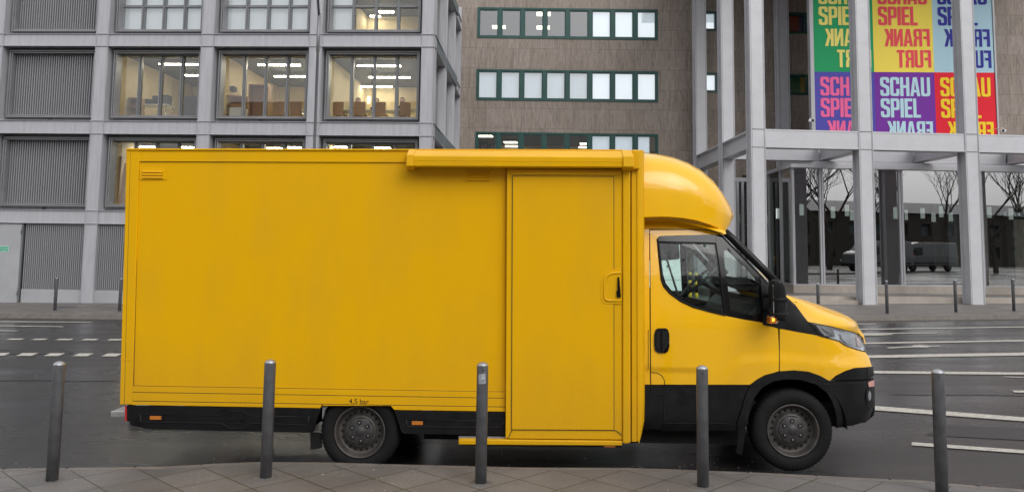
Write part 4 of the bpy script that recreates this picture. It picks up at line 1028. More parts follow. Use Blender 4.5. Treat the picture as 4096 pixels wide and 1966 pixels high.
# side face columns, beams
SC = [.21, 3.15, 6.15, 9.0]
side_rot = (0, 0, rel)
for u in SC[1:]:
    o = link('column', cm_, grey, (u*math.cos(rel), u*math.sin(rel), 0), side_rot)
facade_beams(grey, 0.0, 9.2, SC, side_rot)
win_cache = {}
def window_bay(par, u0, u1, z0, z1, kind, loc=(0,0,0), rot=(0,0,0), transom=False):
    W = u1-u0; H = z1-z0; key = (round(W, 2), round(H, 2), kind, transom)
    R3 = Matrix.Rotation(rot[2], 3, 'Z'); L = Vector(loc)+R3 @ Vector((u0, 0, z0))
    if key not in win_cache:
        fr = MB(); ix, it_, ib = .09, .09, .13
        ring(fr, ix, W-ix, ib, H-it_, .035, .20, .62); ring(fr, ix+.05, W-ix-.05, ib+.05, H-it_-.05, .03, .235, .60)
        ring(fr, 0, W, 0, H, ix+.002 if kind != 'x' else ix, .40, .52, ib+.002)
        mo = MB(); n = 4; a, b = ix+.085, W-ix-.085; zz0, zz1 = ib+.085, H-it_-.09
        parts = {}
        if kind == 'louvre':
            sl = MB(); k = int((b-a)/.0755)
            for i in range(k): x = a+(i+.5)*(b-a)/k; sl.prism([(x-.010,.42),(x+.010,.42),(x+.014,.50),(x-.006,.50)], 'z', zz0-.01, zz1+.01)
            parts['slats'] = sl.mesh('louvre_slats', M['slat'])
            vd = MB(); vd.box(a-.02, b+.02, .62, .64, zz0-.03, zz1+.03); parts['void'] = vd.mesh('backing', M['void'])
        else:
            mw = .10; pw = (b-a-mw*(n-1))/n
            m1 = MB(); m1.box(0, mw, .50, .64, zz0, zz1); m1.box(.03, .07, .44, .50, zz0, zz1); parts['mull'] = (m1.mesh('mullion', M['mull']), [a+pw+(pw+mw)*i for i in range(n-1)])
            pm = MB(); pm.add([(0, .57, zz0), (pw, .57, zz0), (pw, .57, zz1), (0, .57, zz1)], [(0,1,2,3)]); parts['pane'] = (pm.mesh('pane', M['winglass']), [a+(pw+mw)*i for i in range(n)])
            hd_ = MB(); hd_.box(a-.01, b+.01, .45, .64, zz1-.03, zz1+.05)
            if transom: hd_.box(a, b, .49, .645, zz0+.80, zz0+.87)
            parts['head'] = hd_.mesh('window_head', M['mull'])
            sil = MB(); sil.box(a-.02, b+.02, .42, .64, zz0-.045, zz0); parts['sill'] = sil.mesh('sill', M['frame'])
        dr = MB()
        for i in range(4): dr.box(W/2-.12+i*.035, W/2-.11+i*.035, .36, .402, .01, .12)
        parts['weep'] = dr.mesh('weep_clips', M['mull'])
        win_cache[key] = (fr.mesh('window' if kind != 'louvre' else 'louvre_panel', M['frame']), parts, (a, b, zz0, zz1))
    me, parts, info = win_cache[key]
    o = link('window' if kind != 'louvre' else 'louvre_panel', me, par, L, rot)
    if kind == 'louvre':
        link('louvre_slats', parts['slats'], o); link('backing', parts['void'], o)
    else:
        for x in parts['mull'][1]: link('mullion', parts['mull'][0], o, (x, 0, 0))
        for x in parts['pane'][1]: link('pane', parts['pane'][0], o, (x, 0, 0))
        link('window_head', parts['head'], o); link('sill', parts['sill'], o)
    link('weep_clips', parts['weep'], o)
    return o, info
rows_z = [(BZ[0][1], BZ[1][0]), (BZ[1][1], BZ[2][0]), (BZ[2][1], BZ[3][0])]
bays = [(UC[i]+.206, UC[i+1]-.206) for i in range(len(UC)-1)]
rooms = {}
for r, (z0, z1) in enumerate(rows_z):
    for b, (u0, u1) in enumerate(bays):
        louv = b < 2
        o, info = window_bay(grey, u0, u1, z0, z1, 'louvre' if louv else 'glass', transom=(r == 2 and not louv))
        if not louv:
            mb = MB(); dd = .66; room(mb, u0-.1, u1+(.12 if b < 4 else .02), dd, dd+6.0, z0+.02, z1-.02)
            if b == 4: mb.f.pop(); mb.sm.pop()
            ro = mb.build('room', M['beige'], grey); rooms[(r, b)] = (u0, u1, z0, z1)
            if r == 2 and b in (2, 3):
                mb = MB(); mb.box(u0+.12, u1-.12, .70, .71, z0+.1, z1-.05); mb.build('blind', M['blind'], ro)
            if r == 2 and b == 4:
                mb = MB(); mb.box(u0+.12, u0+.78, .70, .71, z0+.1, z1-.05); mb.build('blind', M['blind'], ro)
for b in range(3):
    for r, (z0, z1) in enumerate(rows_z):
        window_bay(grey, SC[b]+.206, SC[b+1]-.206, z0, z1, 'glass', rot=side_rot)
# light-tight body
mb = MB(); mb.box(UC[0]-1, -.55, .64, .66, GZ0, BZ[0][0]); mb.box(UC[0]-1, -.6, 6.7, 9.3, GZ0, GTOP); mb.box(UC[0]-1, -.52, .5, 6.8, GTOP-.05, GTOP+.1)
for z0, z1 in BZ: mb.box(UC[0]-1, -.02, .501, 6.7, z0+.02, z1-.02)
mb.box(UC[0]-1, UC[2], .65, 6.7, GZ0, GTOP-.1)
mb.build('core', M['roomdark'], grey)
mb = MB(); q = Matrix.Rotation(rel, 3, 'Z')
mb.box(.1, 6.9, .66, .72, GZ0, BZ[0][0]); mb.box(6.9, 9.2, .66, .72, GZ0, GTOP); mb.build('side_core', M['roomdark'], grey, (0,0,0), side_rot)
# ground floor: solid door with sign, louvred panels on a base plate
zt0 = BZ[0][0]; gzl = GF.at(300, 1205).z
def ground_louvre(u0, u1, base_z, floor_z):
    mb = MB(); mb.box(u0, u1, .06, .12, floor_z-.3, base_z); o = mb.build('louvre_panel', M['doorgrey'], grey)
    mb = MB(); k = int((u1-u0)/.0645)
    for i in range(k): x = u0+(i+.5)*(u1-u0)/k; mb.prism([(x-.009,.06),(x+.009,.06),(x+.014,.14),(x-.004,.14)], 'z', base_z, zt0-.02)
    mb.build('louvre_slats', M['slat'], o); mb = MB(); mb.box(u0, u1, .30, .31, base_z-.1, zt0); mb.build('backing', M['void'], o)
bz = GF.at(200, 1157).z
uL = GF.at(84, 1100).x
ground_louvre(uL, UC[2]-.206, bz, gzl)
for i in range(2, 5): ground_louvre(UC[i]+.206, UC[i+1]-.206, bz, gzl)
q = [(GF.at(x, 1000).x) for x in (-130, 79)]
mb = MB(); mb.box(q[0], q[1], .02, .10, gzl-.2, zt0-.03); dr = mb.build('door', M['doorgrey'], grey)
mb = MB(); mb.box(q[1]+.012, q[1]+.045, .03, .12, gzl-.25, zt0-.01); mb.build('door_frame', M['mull'], dr)
for py in (920, 1165):
    z = GF.at(85, py).z; mb = MB(); mb.tube([(q[1]+.008, .0, z-.12), (q[1]+.008, .0, z+.12)], .014, 8); mb.build('hinge', M['mull'], dr)
a, b = GF.at(0, 983, .01), GF.at(35, 1007, .01)
mb = MB(); mb.box(a.x-.02, b.x, .008, .018, b.z, a.z); sg = mb.build('sign', M['signgreen'], dr)
mb = MB(); ring(mb, a.x-.02, b.x, b.z, a.z, .012, .004, .008); mb.build('sign_border', M['signwhite'], sg)
for i, tx in enumerate(('Rettungsweg', 'Tag und Nacht', 'freihalten')):
    t = link('lettering', text_mesh(tx, .046, M['signwhite']), sg, ((a.x+b.x)/2-.01, .006, a.z-.07-i*.052)); t.rotation_euler = (R_(90), 0, 0)

# ---- things inside the lit rooms
def ceiling_light(fr, x0, y0, x1, y1, z, label, wdt=.10, m='tube', group='strip lights in the office rooms', maxd=6.2):
    a = on_z(fr, x0, y0, z-.12); b = on_z(fr, x1, y1, z-.12)
    a.y = max(.9, min(maxd, a.y)); b.y = max(.9, min(maxd, b.y))
    w0 = fr.o+fr.ax*((a.x+b.x)/2)+fr.ay*((a.y+b.y)/2); L = max(.15, (b-a).length); ang = math.atan2(b.y-a.y, b.x-a.x)
    o = empty('ceiling_light', label, 'ceiling light', (w0.x, w0.y, z-.10), ang-fr.psi, group)
    mb = MB(); mb.box(-L/2, L/2, -wdt/2, wdt/2, -.03, -.005); mb.build('diffuser', M[m], o)
    mb = MB(); mb.box(-L/2-.02, L/2+.02, -wdt/2-.02, wdt/2+.02, -.005, .03); mb.box(-.02, .02, -.02, .02, .03, .08); mb.build('housing', M['alu'], o)
    return o
g1x = lambda x, y: (x/1.7657, y/1.7657); g2x = lambda x, y: (900+x/1.7657, y/1.7657)
zc1 = rows_z[1][1]-.02; zc2 = rows_z[2][1]-.02; zc0 = rows_z[0][1]-.02
wn = ('left', 'middle', 'right')
for (f, x0, x1, y, lab) in ((g1x, 1125, 1400, 455, 'upper strip light in the left window of the middle storey'), (g1x, 1303, 1425, 533, 'short strip light behind the fourth pane, left window of the middle storey'),
        (g2x, 235, 530, 460, 'upper strip light in the middle window of the middle storey'), (g2x, 350, 575, 541, 'lower strip light in the middle window of the middle storey'),
        (g2x, 935, 1240, 466, 'uppermost of three strip lights in the right window, middle storey'), (g2x, 1015, 1305, 547, 'second of three strip lights in the right window, middle storey'), (g2x, 780, 1180, 613, 'lowest of three strip lights in the right window, middle storey')):
    ceiling_light(GF, *f(x0, y), *f(x1, y+2), zc1, lab)
ceiling_light(GF, *g1x(885, 465), *g1x(1035, 528), zc1, 'slanting strip light behind the first pane, left window of the middle storey')
for (f, x0, x1, y, lab) in ((g2x, 1088, 1192, 86, 'wide strip light in the top right office window'), (g2x, 1080, 1146, 186, 'small strip light low in the top right office window')):
    ceiling_light(GF, *f(x0, y), *f(x1, y), zc2, lab, .16)
for (f, x0, x1, y, lab) in ((g1x, 850, 945, 1036, 'strip light above the truck tail, first pane of the lower left window'), (g1x, 985, 1090, 1038, 'strip light above the truck, second pane of the lower left window'), (g1x, 1280, 1362, 1041, 'strip light above the truck, fourth pane of the lower left window'),
        (g2x, 300, 400, 1048, 'strip light just above the truck roof in the lower middle window'), (g2x, 430, 535, 1042, 'strip light at the right of the lower middle window'),
        (g2x, 775, 860, 1040, 'strip light in the first pane of the lower right window'), (g2x, 1045, 1165, 1046, 'strip light in the third pane of the lower right window')):
    ceiling_light(GF, *f(x0, y), *f(x1, y), zc0, lab, .16)
def chair_meshes():
    mb = MB(); rows = [[(-.20+.40*i/6, .015*math.cos(math.pi*(i/6-.5))*2, z) for i in range(7)] for z in (.40, .60, .86)]
    mb.grid(rows); mb.grid([[(x, y-.014, z) for x, y, z in r] for r in rows]); bk = mb.mesh('backrest', M['wood'])
    mb = MB(); mb.box(-.21, .21, -.44, -.02, .43, .45); se = mb.mesh('seat', M['wood'])
    lg = MB(); lg.tube([(0, 0, .43), (.0, .0, 0)], .011, 6); lg = lg.mesh('leg', M['chrome'])
    return bk, se, lg
CH = chair_meshes()
def chair(px, py, d, zf, label, rz=0):
    q = GF.at(px, py, d); w0 = GF.o+GF.ax*q.x+GF.ay*d
    o = empty('chair', label, 'chair', (w0.x, w0.y, zf), math.pi-GF.psi+rz, 'beech chairs in the office rooms')
    link('backrest', CH[0], o); link('seat', CH[1], o)
    for x in (-.18, .18):
        for y in (-.03, -.42): link('leg', CH[2], o, (x, y, 0))
    return o
zf = rows_z[1][0]+.13
for f, x, lab, rz in ((g2x, 376, 'beech chair behind the third pane of the middle window', .0), (g2x, 498, 'beech chair behind the fourth pane of the middle window', .1),
                      (g2x, 796, 'beech chair behind the first pane of the right window', -.1), (g2x, 950, 'beech chair behind the second pane of the right window', .05),
                      (g2x, 1092, 'beech chair behind the third pane of the right window', -.08), (g2x, 1275, 'beech chair in the corner by the white table of the right window', .7)):
    chair(*f(x, 780), 2.0, zf, lab, rz)
def table(px, d, w_, dp, zf, label, cat='table', nm='table', top='table', h=.74):
    q = GF.at(px, 450, d); w0 = GF.o+GF.ax*q.x+GF.ay*d
    o = empty(nm, label, cat, (w0.x, w0.y, zf), -GF.psi)
    mb = MB(); mb.box(-w_/2, w_/2, -dp/2, dp/2, h-.03, h); mb.build('tabletop', M[top], o)
    for x in (-w_/2+.05, w_/2-.05):
        for y in (-dp/2+.05, dp/2-.05): mb = MB(); mb.tube([(x, y, 0), (x, y, h-.03)], .018, 6); mb.build('leg', M['chrome'], o)
    return o
table(1640, 2.9, 1.0, .7, zf, 'white table at the right end of the lit meeting room')
table(1470, 3.2, 2.2, .8, zf, 'long white meeting table behind the beech chairs')
table(600+20, 2.2, 1.1, .6, zf, 'cluttered desk behind the middle panes of the left window', 'desk', 'desk')
table(1150, 3.2, 1.4, .7, zf, 'white table behind the chairs of the middle window')
def shelf(px, d, w_, h, zf, label, m='orangewood', nm='bookshelf', cat='shelf', n=3, rz=0):
    q = GF.at(px, 450, d); w0 = GF.o+GF.ax*q.x+GF.ay*d
    o = empty(nm, label, cat, (w0.x, w0.y, zf), -GF.psi+rz)
    for x in (-w_/2, w_/2-.03): mb = MB(); mb.box(x, x+.03, 0, .4, 0, h); mb.build('side_panel', M[m], o)
    for i in range(n+1): z = i*(h-.03)/n; mb = MB(); mb.box(-w_/2+.031, w_/2-.031, 0, .38, z, z+.03); mb.build('shelf_board', M[m], o)
    mb = MB(); mb.box(-w_/2+.03, w_/2-.03, .381, .4, 0, h); mb.build('back_panel', M[m], o)
shelf(515, 1.6, .7, .9, zf, 'beige shelf low behind the first pane of the left window', 'wood')
shelf(935, 1.6, .9, 1.0, zf, 'orange wooden shelf behind the first pane of the middle window', rz=.5)
shelf(1030, 2.2, .7, 1.5, zf, 'tall yellowish cupboard behind the second pane of the middle window', 'wood', 'cupboard', 'cupboard', 1)
# whiteboard, clock, office chair back, paper heap, printer
def wall_thing(fr, nm, cat, label, px0, px1, py0, py1, d, th, m):
    a, b = fr.at(px0, py0, d), fr.at(px1, py1, d); w0 = fr.o+fr.ax*((a.x+b.x)/2)+fr.ay*d
    mb = MB(); mb.box(-(b.x-a.x)/2, (b.x-a.x)/2, 0, th, 0, a.z-b.z); o = mb.build(nm, M[m], None, (w0.x, w0.y, b.z), (0, 0, -fr.psi), bevel=.01); return tag(o, label, cat)
wall_thing(GF, 'whiteboard', 'whiteboard', 'pale lit board on the back wall of the left office window', *[v/1.7657 for v in (1052, 1216)], *[v/1.7657 for v in (598, 720)], 6.2, .04, 'blindb')
wall_thing(GF, 'cabinet', 'cabinet', 'grey cabinet in the right pane of the left office window', *[v/1.7657 for v in (1290, 1385)], *[v/1.7657 for v in (680, 815)], 1.6, .4, 'dkgrey')
wall_thing(GF, 'printer', 'printer', 'white rounded printer at the left of the middle office window', *[900+v/1.7657 for v in (32, 120)], *[v/1.7657 for v in (755, 822)], 1.3, .5, 'table')
wall_thing(GF, 'poster', 'poster', 'small dark picture on the wall beside the round clock', *[900+v/1.7657 for v in (50, 80)], *[v/1.7657 for v in (515, 570)], 5.8, .02, 'dkgrey')
wall_thing(GF, 'cardboard_box', 'box', 'black box on the orange shelf of the middle office window', *[900+v/1.7657 for v in (22, 62)], *[v/1.7657 for v in (607, 640)], 1.7, .3, 'dkgrey')
wall_thing(GF, 'notice', 'notice', 'small white notice on the back wall of the meeting room', *[900+v/1.7657 for v in (1005, 1026)], *[v/1.7657 for v in (683, 735)], 6.3, .02, 'blindb')
for i, (x0, x1, y0, y1) in enumerate(((1000,1090,700,745),(1075,1130,675,712),(1140,1185,670,745))):
    wall_thing(GF, 'paper_heap', 'papers', ('dark heap of papers on the left of the cluttered desk', 'small dark folder stack in the middle of the desk', 'dark monitor-like box on the right of the desk')[i], x0/1.7657, x1/1.7657, y0/1.7657, y1/1.7657, 2.3, .3, 'dkgrey')
for i, (x0, x1, y0, y1, m) in enumerate(((832,842,680,870,'wood'),(846,858,700,900,'orangewood'),(862,878,720,950,'wood'),(880,896,660,930,'orangewood'))):
    pass
q = GF.at(470, 760, 1.3)
for i in range(3):
    w0 = GF.o+GF.ax*(q.x-.05+i*.13)+GF.ay*(1.3+i*.05)
    mb = MB(); mb.box(-.05, .05, -.02, .02, 0, 1.75-i*.2)
    o = mb.build('timber_board', M[('wood','orangewood','wood')[i]], None, (w0.x, w0.y, rows_z[0][0]+.1), (0, R_(3+i*2), -GF.psi)); tag(o, ('tallest pale board leaning in the window left of the truck box', 'orange board leaning in the window left of the truck box', 'shortest pale board in the window left of the truck box')[i], 'board', 'boards leaning inside the lower left window')
# clock
q = GF.at(900+107/1.7657, 582/1.7657, 5.7); w0 = GF.o+GF.ax*q.x+GF.ay*5.7
mb = MB(); mb.lathe([(0, 0), (.16, 0), (.17, .01), (.17, .04)], 24, 'y'); o = mb.build('wall_clock', M['blind'], None, (w0.x, w0.y, q.z)); tag(o, 'round wall clock seen through the middle office window', 'clock')
mb = MB(); mb.box(-.006, .006, -.006, 0, 0, .12); mb.box(0, .09, -.006, 0, -.006, .006); mb.build('clock_hand', M['dkgrey'], o)
# three people sitting in the meeting room
def person(px, py, d, zf, label, m):
    q = GF.at(px, py, d); w0 = GF.o+GF.ax*q.x+GF.ay*d
    J = [(0,0,.50),(0,0,.72),(0,.01,.95),(0,.01,1.04),(0,-.01,1.14),(0,-.01,1.26), (.10,-.05,.48),(.12,-.42,.47),(.12,-.44,.05),(.12,-.56,.03), (-.10,-.05,.48),(-.12,-.42,.47),(-.12,-.44,.05),(-.12,-.56,.03), (.17,0,.96),(.22,-.10,.74),(.12,-.33,.78),(.10,-.42,.78),(-.17,0,.96),(-.22,-.10,.74),(-.12,-.33,.78),(-.10,-.42,.78)]
    Ed = [(0,1),(1,2),(2,3),(3,4),(4,5),(0,6),(6,7),(7,8),(8,9),(0,10),(10,11),(11,12),(12,13),(2,14),(14,15),(15,16),(16,17),(2,18),(18,19),(19,20),(20,21)]
    Rr = [.15,.14,.15,.055,.085,.08,.085,.065,.045,.04,.085,.065,.045,.04,.06,.045,.033,.035,.06,.045,.033,.035]
    me = bpy.data.meshes.new('person'); me.from_pydata(J, Ed, []); me.materials.append(m)
    o = link('person', me, None, (w0.x, w0.y, zf), (0, 0, -GF.psi)); tag(o, label, 'person')
    sk = o.modifiers.new('s', 'SKIN'); 
    for i, v in enumerate(me.skin_vertices[0].data): v.radius = (Rr[i], Rr[i]*(.75 if i in (1, 2) else 1))
    me.skin_vertices[0].data[0].use_root = True
    o.modifiers.new('ss', 'SUBSURF').levels = 2; o.modifiers['ss'].render_levels = 2
    mb = MB(); mb.lathe([(0,-.13),(.05,-.12),(.085,-.06),(.095,.01),(.085,.07),(.05,.11),(0,.125)], 20); mb.tube([(0,-.09,-.02),(0,-.115,-.03)], .014, 6); mb.tube([(-.03,-.088,.02),(-.03,-.092,.02)], .008, 6); mb.tube([(.03,-.088,.02),(.03,-.092,.02)], .008, 6); mb.build('face', M['skin'], o, (0, -.01, 1.22))
    mb = MB(); mb.lathe([(.098,.0),(.098,.04),(.088,.085),(.055,.12),(0,.135)], 20); mb.build('hair', M['hair'], o, (0, .006, 1.225))
person(*g2x(940, 712), 3.95, zf, 'person sitting behind the second-pane chair, only the head showing', M['cloth'])
person(*g2x(1068, 712), 3.95, zf, 'person sitting in the third pane, head beside the mullion', M['cloth'])
person(*g2x(1250, 730), 3.8, zf, 'person bending at the white table in the fourth pane', M['cloth'])

# ================================================================== BROWN STONE BUILDING
BF = Frame(0, 35.0, 0, 0.0)
brown = empty('stone_building', 'brown travertine building with long green-framed window bands behind', 'building'); BF.place(brown)
b3 = lambda x, y: (1800+x/1.7655, y/1.7655)
wrows = []
for (xl, yt, yb, yt2, yb2) in ((200, 50, 265, 70, 288), (188, 486, 703, 507, 727), (177, 928, 1150, 948, 1170)):
    a = BF.at(*b3(xl, yt)); b = BF.at(*b3(xl, yb)); c = BF.at(*b3(1468, yt2)); e = BF.at(*b3(1468, yb2))
    wrows.append((a.x, c.x, (b.z+e.z)/2, (a.z+c.z)/2))
u0w = sum(w[0] for w in wrows)/3; u1w = sum(w[1] for w in wrows)/3
u0w = wrows[1][0]
hz = wrows[1][3]-wrows[1][2]; sp = (wrows[0][3]-wrows[2][3])/2
zt1 = [wrows[1][3]+sp, wrows[1][3], wrows[1][3]-sp]
small = []                                            # square windows seen between the portico columns
def sw(x0, y0, x1, y1): a = BF.at(x0, y0); b = BF.at(x1, y1); return (a.x, b.x, b.z, a.z)
small += [sw(2786, 45, 2868, 125), sw(2789, 290, 2871, 371), sw(2975, 47, 3057, 128), sw(2978, 292, 3060, 374), sw(3147, 51, 3229, 136), sw(3152, 297, 3235, 381)]
holes = [[(u0w, z-hz), (u1w, z-hz), (u1w, z), (u0w, z)] for z in zt1+[zt1[2]-sp]]
holes += [[(a, c), (b, c), (b, d), (a, d)] for a, b, c, d in small]
wl = -3.2; wr = 30.; mb = MB()
slab(mb, [(wl, -1), (wr, -1), (wr, 14.5), (wl, 14.5)], holes, lambda x, z: 0.0, .32, None, smooth=False); mb.build('wall', M['trav'], brown)
mb = MB(); mb.box(wl, wr, 9, 9.2, -1, 14.5); mb.box(wl, wr, .0, 9.1, 14.51, 14.8)
for z in zt1+[zt1[2]-sp]: mb.box(wl, wr, .33, 9, z+.32, z+.62)
mb.build('rear_structure', M['roomdark'], brown)
pier = MB(); xa = BF.at(2703, 300).x; pier.box(xa, BF.at(2770, 300).x, -.03, .0, -1, 14.4); pier.build('pier', M['trav'], brown)
wn_ = 8; ww = (u1w-u0w)/wn_
fm = MB(); ring(fm, 0, ww, 0, hz, .075, -.03, .12); ring(fm, .076, ww-.076, .076, hz-.076, .045, .0, .10); fme = fm.mesh('window', M['green'])
pm = MB(); pm.add([(.12, .05, .12), (ww-.12, .05, .12), (ww-.12, .05, hz-.12), (.12, .05, hz-.12)], [(0,1,2,3)]); pme = pm.mesh('pane', M['brownglass'])
def blind_mesh(w_, h_, m, cut=0):
    mb = MB(); mb.grid([[(.05+(w_-.1-cut)*i/24, .15+.006*math.sin(i*2.1), z) for i in range(25)] for z in (.02, h_-.02)]); return mb.mesh('blind', m)
bl1, bl2 = blind_mesh(ww, hz, M['blind']), blind_mesh(ww, hz, M['glowblind'])
bl3 = blind_mesh(ww, hz, M['glowblind'], .30)
for r, z in enumerate(zt1+[zt1[2]-sp]):
    for i in range(wn_):
        o = link('window', fme, brown, (u0w+i*ww, 0, z-hz)); link('pane', pme, o)
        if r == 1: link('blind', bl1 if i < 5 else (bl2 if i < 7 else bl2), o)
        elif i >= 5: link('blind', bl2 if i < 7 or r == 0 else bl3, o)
    mb = MB(); room(mb, u0w-.2, u1w+.2, .34, 7, z-hz-.5, z+.3); mb.build('room', M['roomdark'] if r == 0 else M['beige'], brown)
for a, b, c, d in small:
    mb = MB(); ring(mb, a, b, c, d, .10, -.02, .12); o = mb.build('window', M['green'], brown)
    mb = MB(); mb.add([(a+.1, .06, c+.1), (b-.1, .06, c+.1), (b-.1, .06, d-.1), (a+.1, .06, d-.1)], [(0,1,2,3)]); mb.build('pane', M['brownglass'], o)
    mb = MB(); dk = a > BF.at(3120, 100).x; mb.box(a, b, .16 if not dk else .6, .17 if not dk else .62, c, d); mb.build('blind' if not dk else 'backing', M['glowblind'] if not dk else M['beige'], o)
for i, (r, x0, x1, y, lab) in enumerate(((0, 300, 392, 193, 'square lamp in the top window band, behind its first mullion'), (0, 613, 710, 101, 'upper square lamp in the top window band, third pane'), (0, 613, 704, 197, 'lower square lamp in the top window band, third pane'),
        (2, 382, 474, 1006, 'upper lamp above the truck roof, second pane of the green window band'), (2, 390, 478, 1042, 'lower lamp above the truck roof, second pane of the green window band'), (2, 918, 985, 1016, 'upper lamp in the fifth pane just above the truck roof'), (2, 903, 985, 1050, 'lower lamp in the fifth pane just above the truck roof'), (2, 200, 300, 962, 'lamp above the plant in the first pane of the green band'))):
    z = zt1[r]+.3; ceiling_light(BF, *b3(x0, y), *b3(x1, y), z, lab, .55, 'panel_l', 'square ceiling lamps behind the green window bands', 6.5)
# potted plant in the lowest visible band
q = BF.at(*b3(262, 1040), .8)
o = empty('potted_plant', 'leafy green plant behind the first pane above the truck awning', 'plant', (q.x, 35.8, zt1[2]-hz-.45))
mb = MB(); mb.lathe([(0,0),(.13,0),(.17,.3),(.15,.3),(.14,.26),(0,.26)], 16); mb.build('pot', M['dkgrey'], o)
mb = MB(); rnd = random.Random(3)
for k in range(14):
    a = rnd.uniform(0, 6.3); h = rnd.uniform(.6, 1.2); rr = rnd.uniform(.1, .38); mb.tube([(0,0,.25), (rr*.4*math.cos(a), rr*.4*math.sin(a), .25+h*.6), (rr*math.cos(a), rr*math.sin(a), .25+h)], .006, 4)
mb.build('stem', M['bark'], o)
mb = MB()
for k in range(420):
    a = rnd.uniform(0, 6.3); rr = .42*math.sqrt(rnd.random()); z = rnd.uniform(.65, 1.5); c = Vector((rr*math.cos(a), rr*math.sin(a), z)); v1 = Vector([rnd.uniform(-1,1) for _ in range(3)]).normalized()*.05; v2 = Vector([rnd.uniform(-1,1) for _ in range(3)]).normalized()*.025
    mb.add([c-v1, c+v2, c+v1, c-v2], [(0,1,2,3)])
mb.build('foliage', M['leaf'], o)

# ================================================================== STEEL PORTICO
c_ = CPOS + ray(2990, 560)*(26.3/ray(2990, 560).y)
PS = -.075
PF = Frame(c_.x, c_.y, 0, PS)
portico = empty('portico', 'tall pale steel portico of columns and beams with a shaded upper opening', 'portico'); PF.place(portico)
SP = M['steelpale']
PUC = [PF.at(x, 560).x for x in (3033, 3463, 3887)]; dU = PUC[2]-PUC[1]; PUC += [PUC[2]+dU, PUC[2]+2*dU]
ZB0, ZB1 = PF.at(3200, 592).z, PF.at(3200, 519).z
PTOP = 14.0
def pcol(z0, z1):
    mb = MB(); mb.box(-.15, .15, .03, .42, z0, z1); mb.box(-.235, .235, .0, .03, z0, z1); mb.box(-.235, .235, .42, .45, z0, z1)
    mb.box(-.235, -.22, -.02, .0, z0, z1); mb.box(.22, .235, -.02, .0, z0, z1)
    return mb
pm_ = pcol(-.6, PTOP)
for zj in (ZB1+2.9, ZB1+6.2): pm_.box(-.219, .219, -.003, .0, zj, zj+.012)
pme_ = pm_.mesh('column', SP)
rowd = [0.0, 3.55, 7.7]
side_ang = math.atan2(0, 1)
# columns in three rows; side rows shift so the flank runs straight away from the street
def pc(u, d):
    # keep the flank parallel to the brown building's depth
    return (u + d*.070, d)
for d in rowd:
    for u in PUC[:4]:
        if d == rowd[1] and u > .5: continue
        x, y = pc(u, d); link('column', pme_, portico, (x, y, 0), (0, 0, 0))
cs = MB()
for s in (-.197, .185): cs.box(s, s+.012, -.0025, .0, -.6, PTOP)  # thin dark strips stand for the shadow lines beside the fins
csm = cs.mesh('fin_shade_line', M['mull'])
for ch in [c for c in portico.children]: link('fin_shade_line', csm, ch)
def ibeam(p, q, name='beam'):
    "I-beam between two column centres"
    p = Vector((p[0], p[1]+.22)); q = Vector((q[0], q[1]+.22)); L = (q-p).length; a = math.atan2(q.y-p.y, q.x-p.x)
    g = .20; mb = MB(); mb.box(g, L-g, -.10, .10, ZB0+.04, ZB1-.05); mb.box(g, L-g, -.215, .215, ZB1-.05, ZB1); mb.box(g, L-g, -.215, .215, ZB0, ZB0+.04)
    mb.box(g, L-g, -.205, -.19, ZB0+.04, ZB1-.05)
    mb.build(name, SP, portico, (p.x, p.y, 0), (0, 0, a))
for d in rowd[:2]:
    for a, b in zip(PUC[:4], PUC[1:]): ibeam(pc(a, d), pc(b, d))
for u in PUC[:4]:
    for d0, d1 in zip(rowd, rowd[1:]): ibeam(pc(u, d0), pc(u, d1))
mb = MB()
for u in PUC[:4]: mb.box(u-.2, u+.2, -.018, -.004, ZB0-.002, ZB0+.012); mb.box(u-.2, u+.2, -.018, -.004, ZB1-.012, ZB1+.002)
mb.build('collar', M['mull'], portico)
mb = MB(); mb.box(-.6, PUC[-1], -.3, 9.2, PTOP, PTOP+.4); mb.build('shade_roof', SP, portico)  # slab added out of view to shade the wall behind the columns

# ================================================================== LOBBY PAVILION
LF = Frame(9.88, 29.2, 0, PS)
LF = Frame((CPOS+ray(3174, 900)*(29.2/ray(3174, 900).y)).x, 29.2, 0, PS)
lobby = empty('glass_pavilion', 'low glazed lobby with grey frames on a stone plinth inside the portico', 'pavilion'); LF.place(lobby)
LZ0, LZ1 = LF.at(3500, 1138).z, LF.at(3500, 677).z; LP = LF.at(3500, 1170).z; LT = LF.at(3500, 657).z
mu = [0.02]+[LF.at(x, 900).x for x in (3288, 3607, 3926)]; mu += [mu[-1]+(mu[-1]-mu[-2])*k for k in (1, 2)]
LD = 5.2
mb = MB(); mb.prism([(-.06,-.05),(mu[-1],-.05),(mu[-1],LD),(LD*.09-.06,LD)], 'z', LP-.6, LZ0-.03); mb.build('plinth', M['plinth'], lobby)
mb = MB(); mb.box(-.08, mu[-1], -.02, .1, LZ0-.03, LZ0); mb.prism([(-.07,.1),(.04,.1),(.04+LD*.09,LD),(-.07+LD*.09,LD)], 'z', LZ0-.03, LZ0); mb.build('sill', M['steel'], lobby)
mb = MB(); mb.box(-.10, mu[-1], -.12, .12, LZ1, LT-.05); mb.prism([(-.09,.12),(.12,.12),(.12+LD*.09,LD),(-.09+LD*.09,LD)], 'z', LZ1, LT-.05); mb.box(.7, mu[-1], -.02, LD, LT-.05, LT+.02); mb.box(.9, mu[-1], .15, LD, LT+.02, LT+.09); mb.build('fascia', SP, lobby)
for i, u in enumerate(mu[1:]):
    mb = MB(); mb.box(u-.075, u-.012, -.02, .12, LZ0, LZ1); mb.box(u+.012, u+.075, -.02, .12, LZ0, LZ1); mb.box(u-.012, u+.012, .02, .1, LZ0, LZ1); mb.build('mullion', M['steel'], lobby)
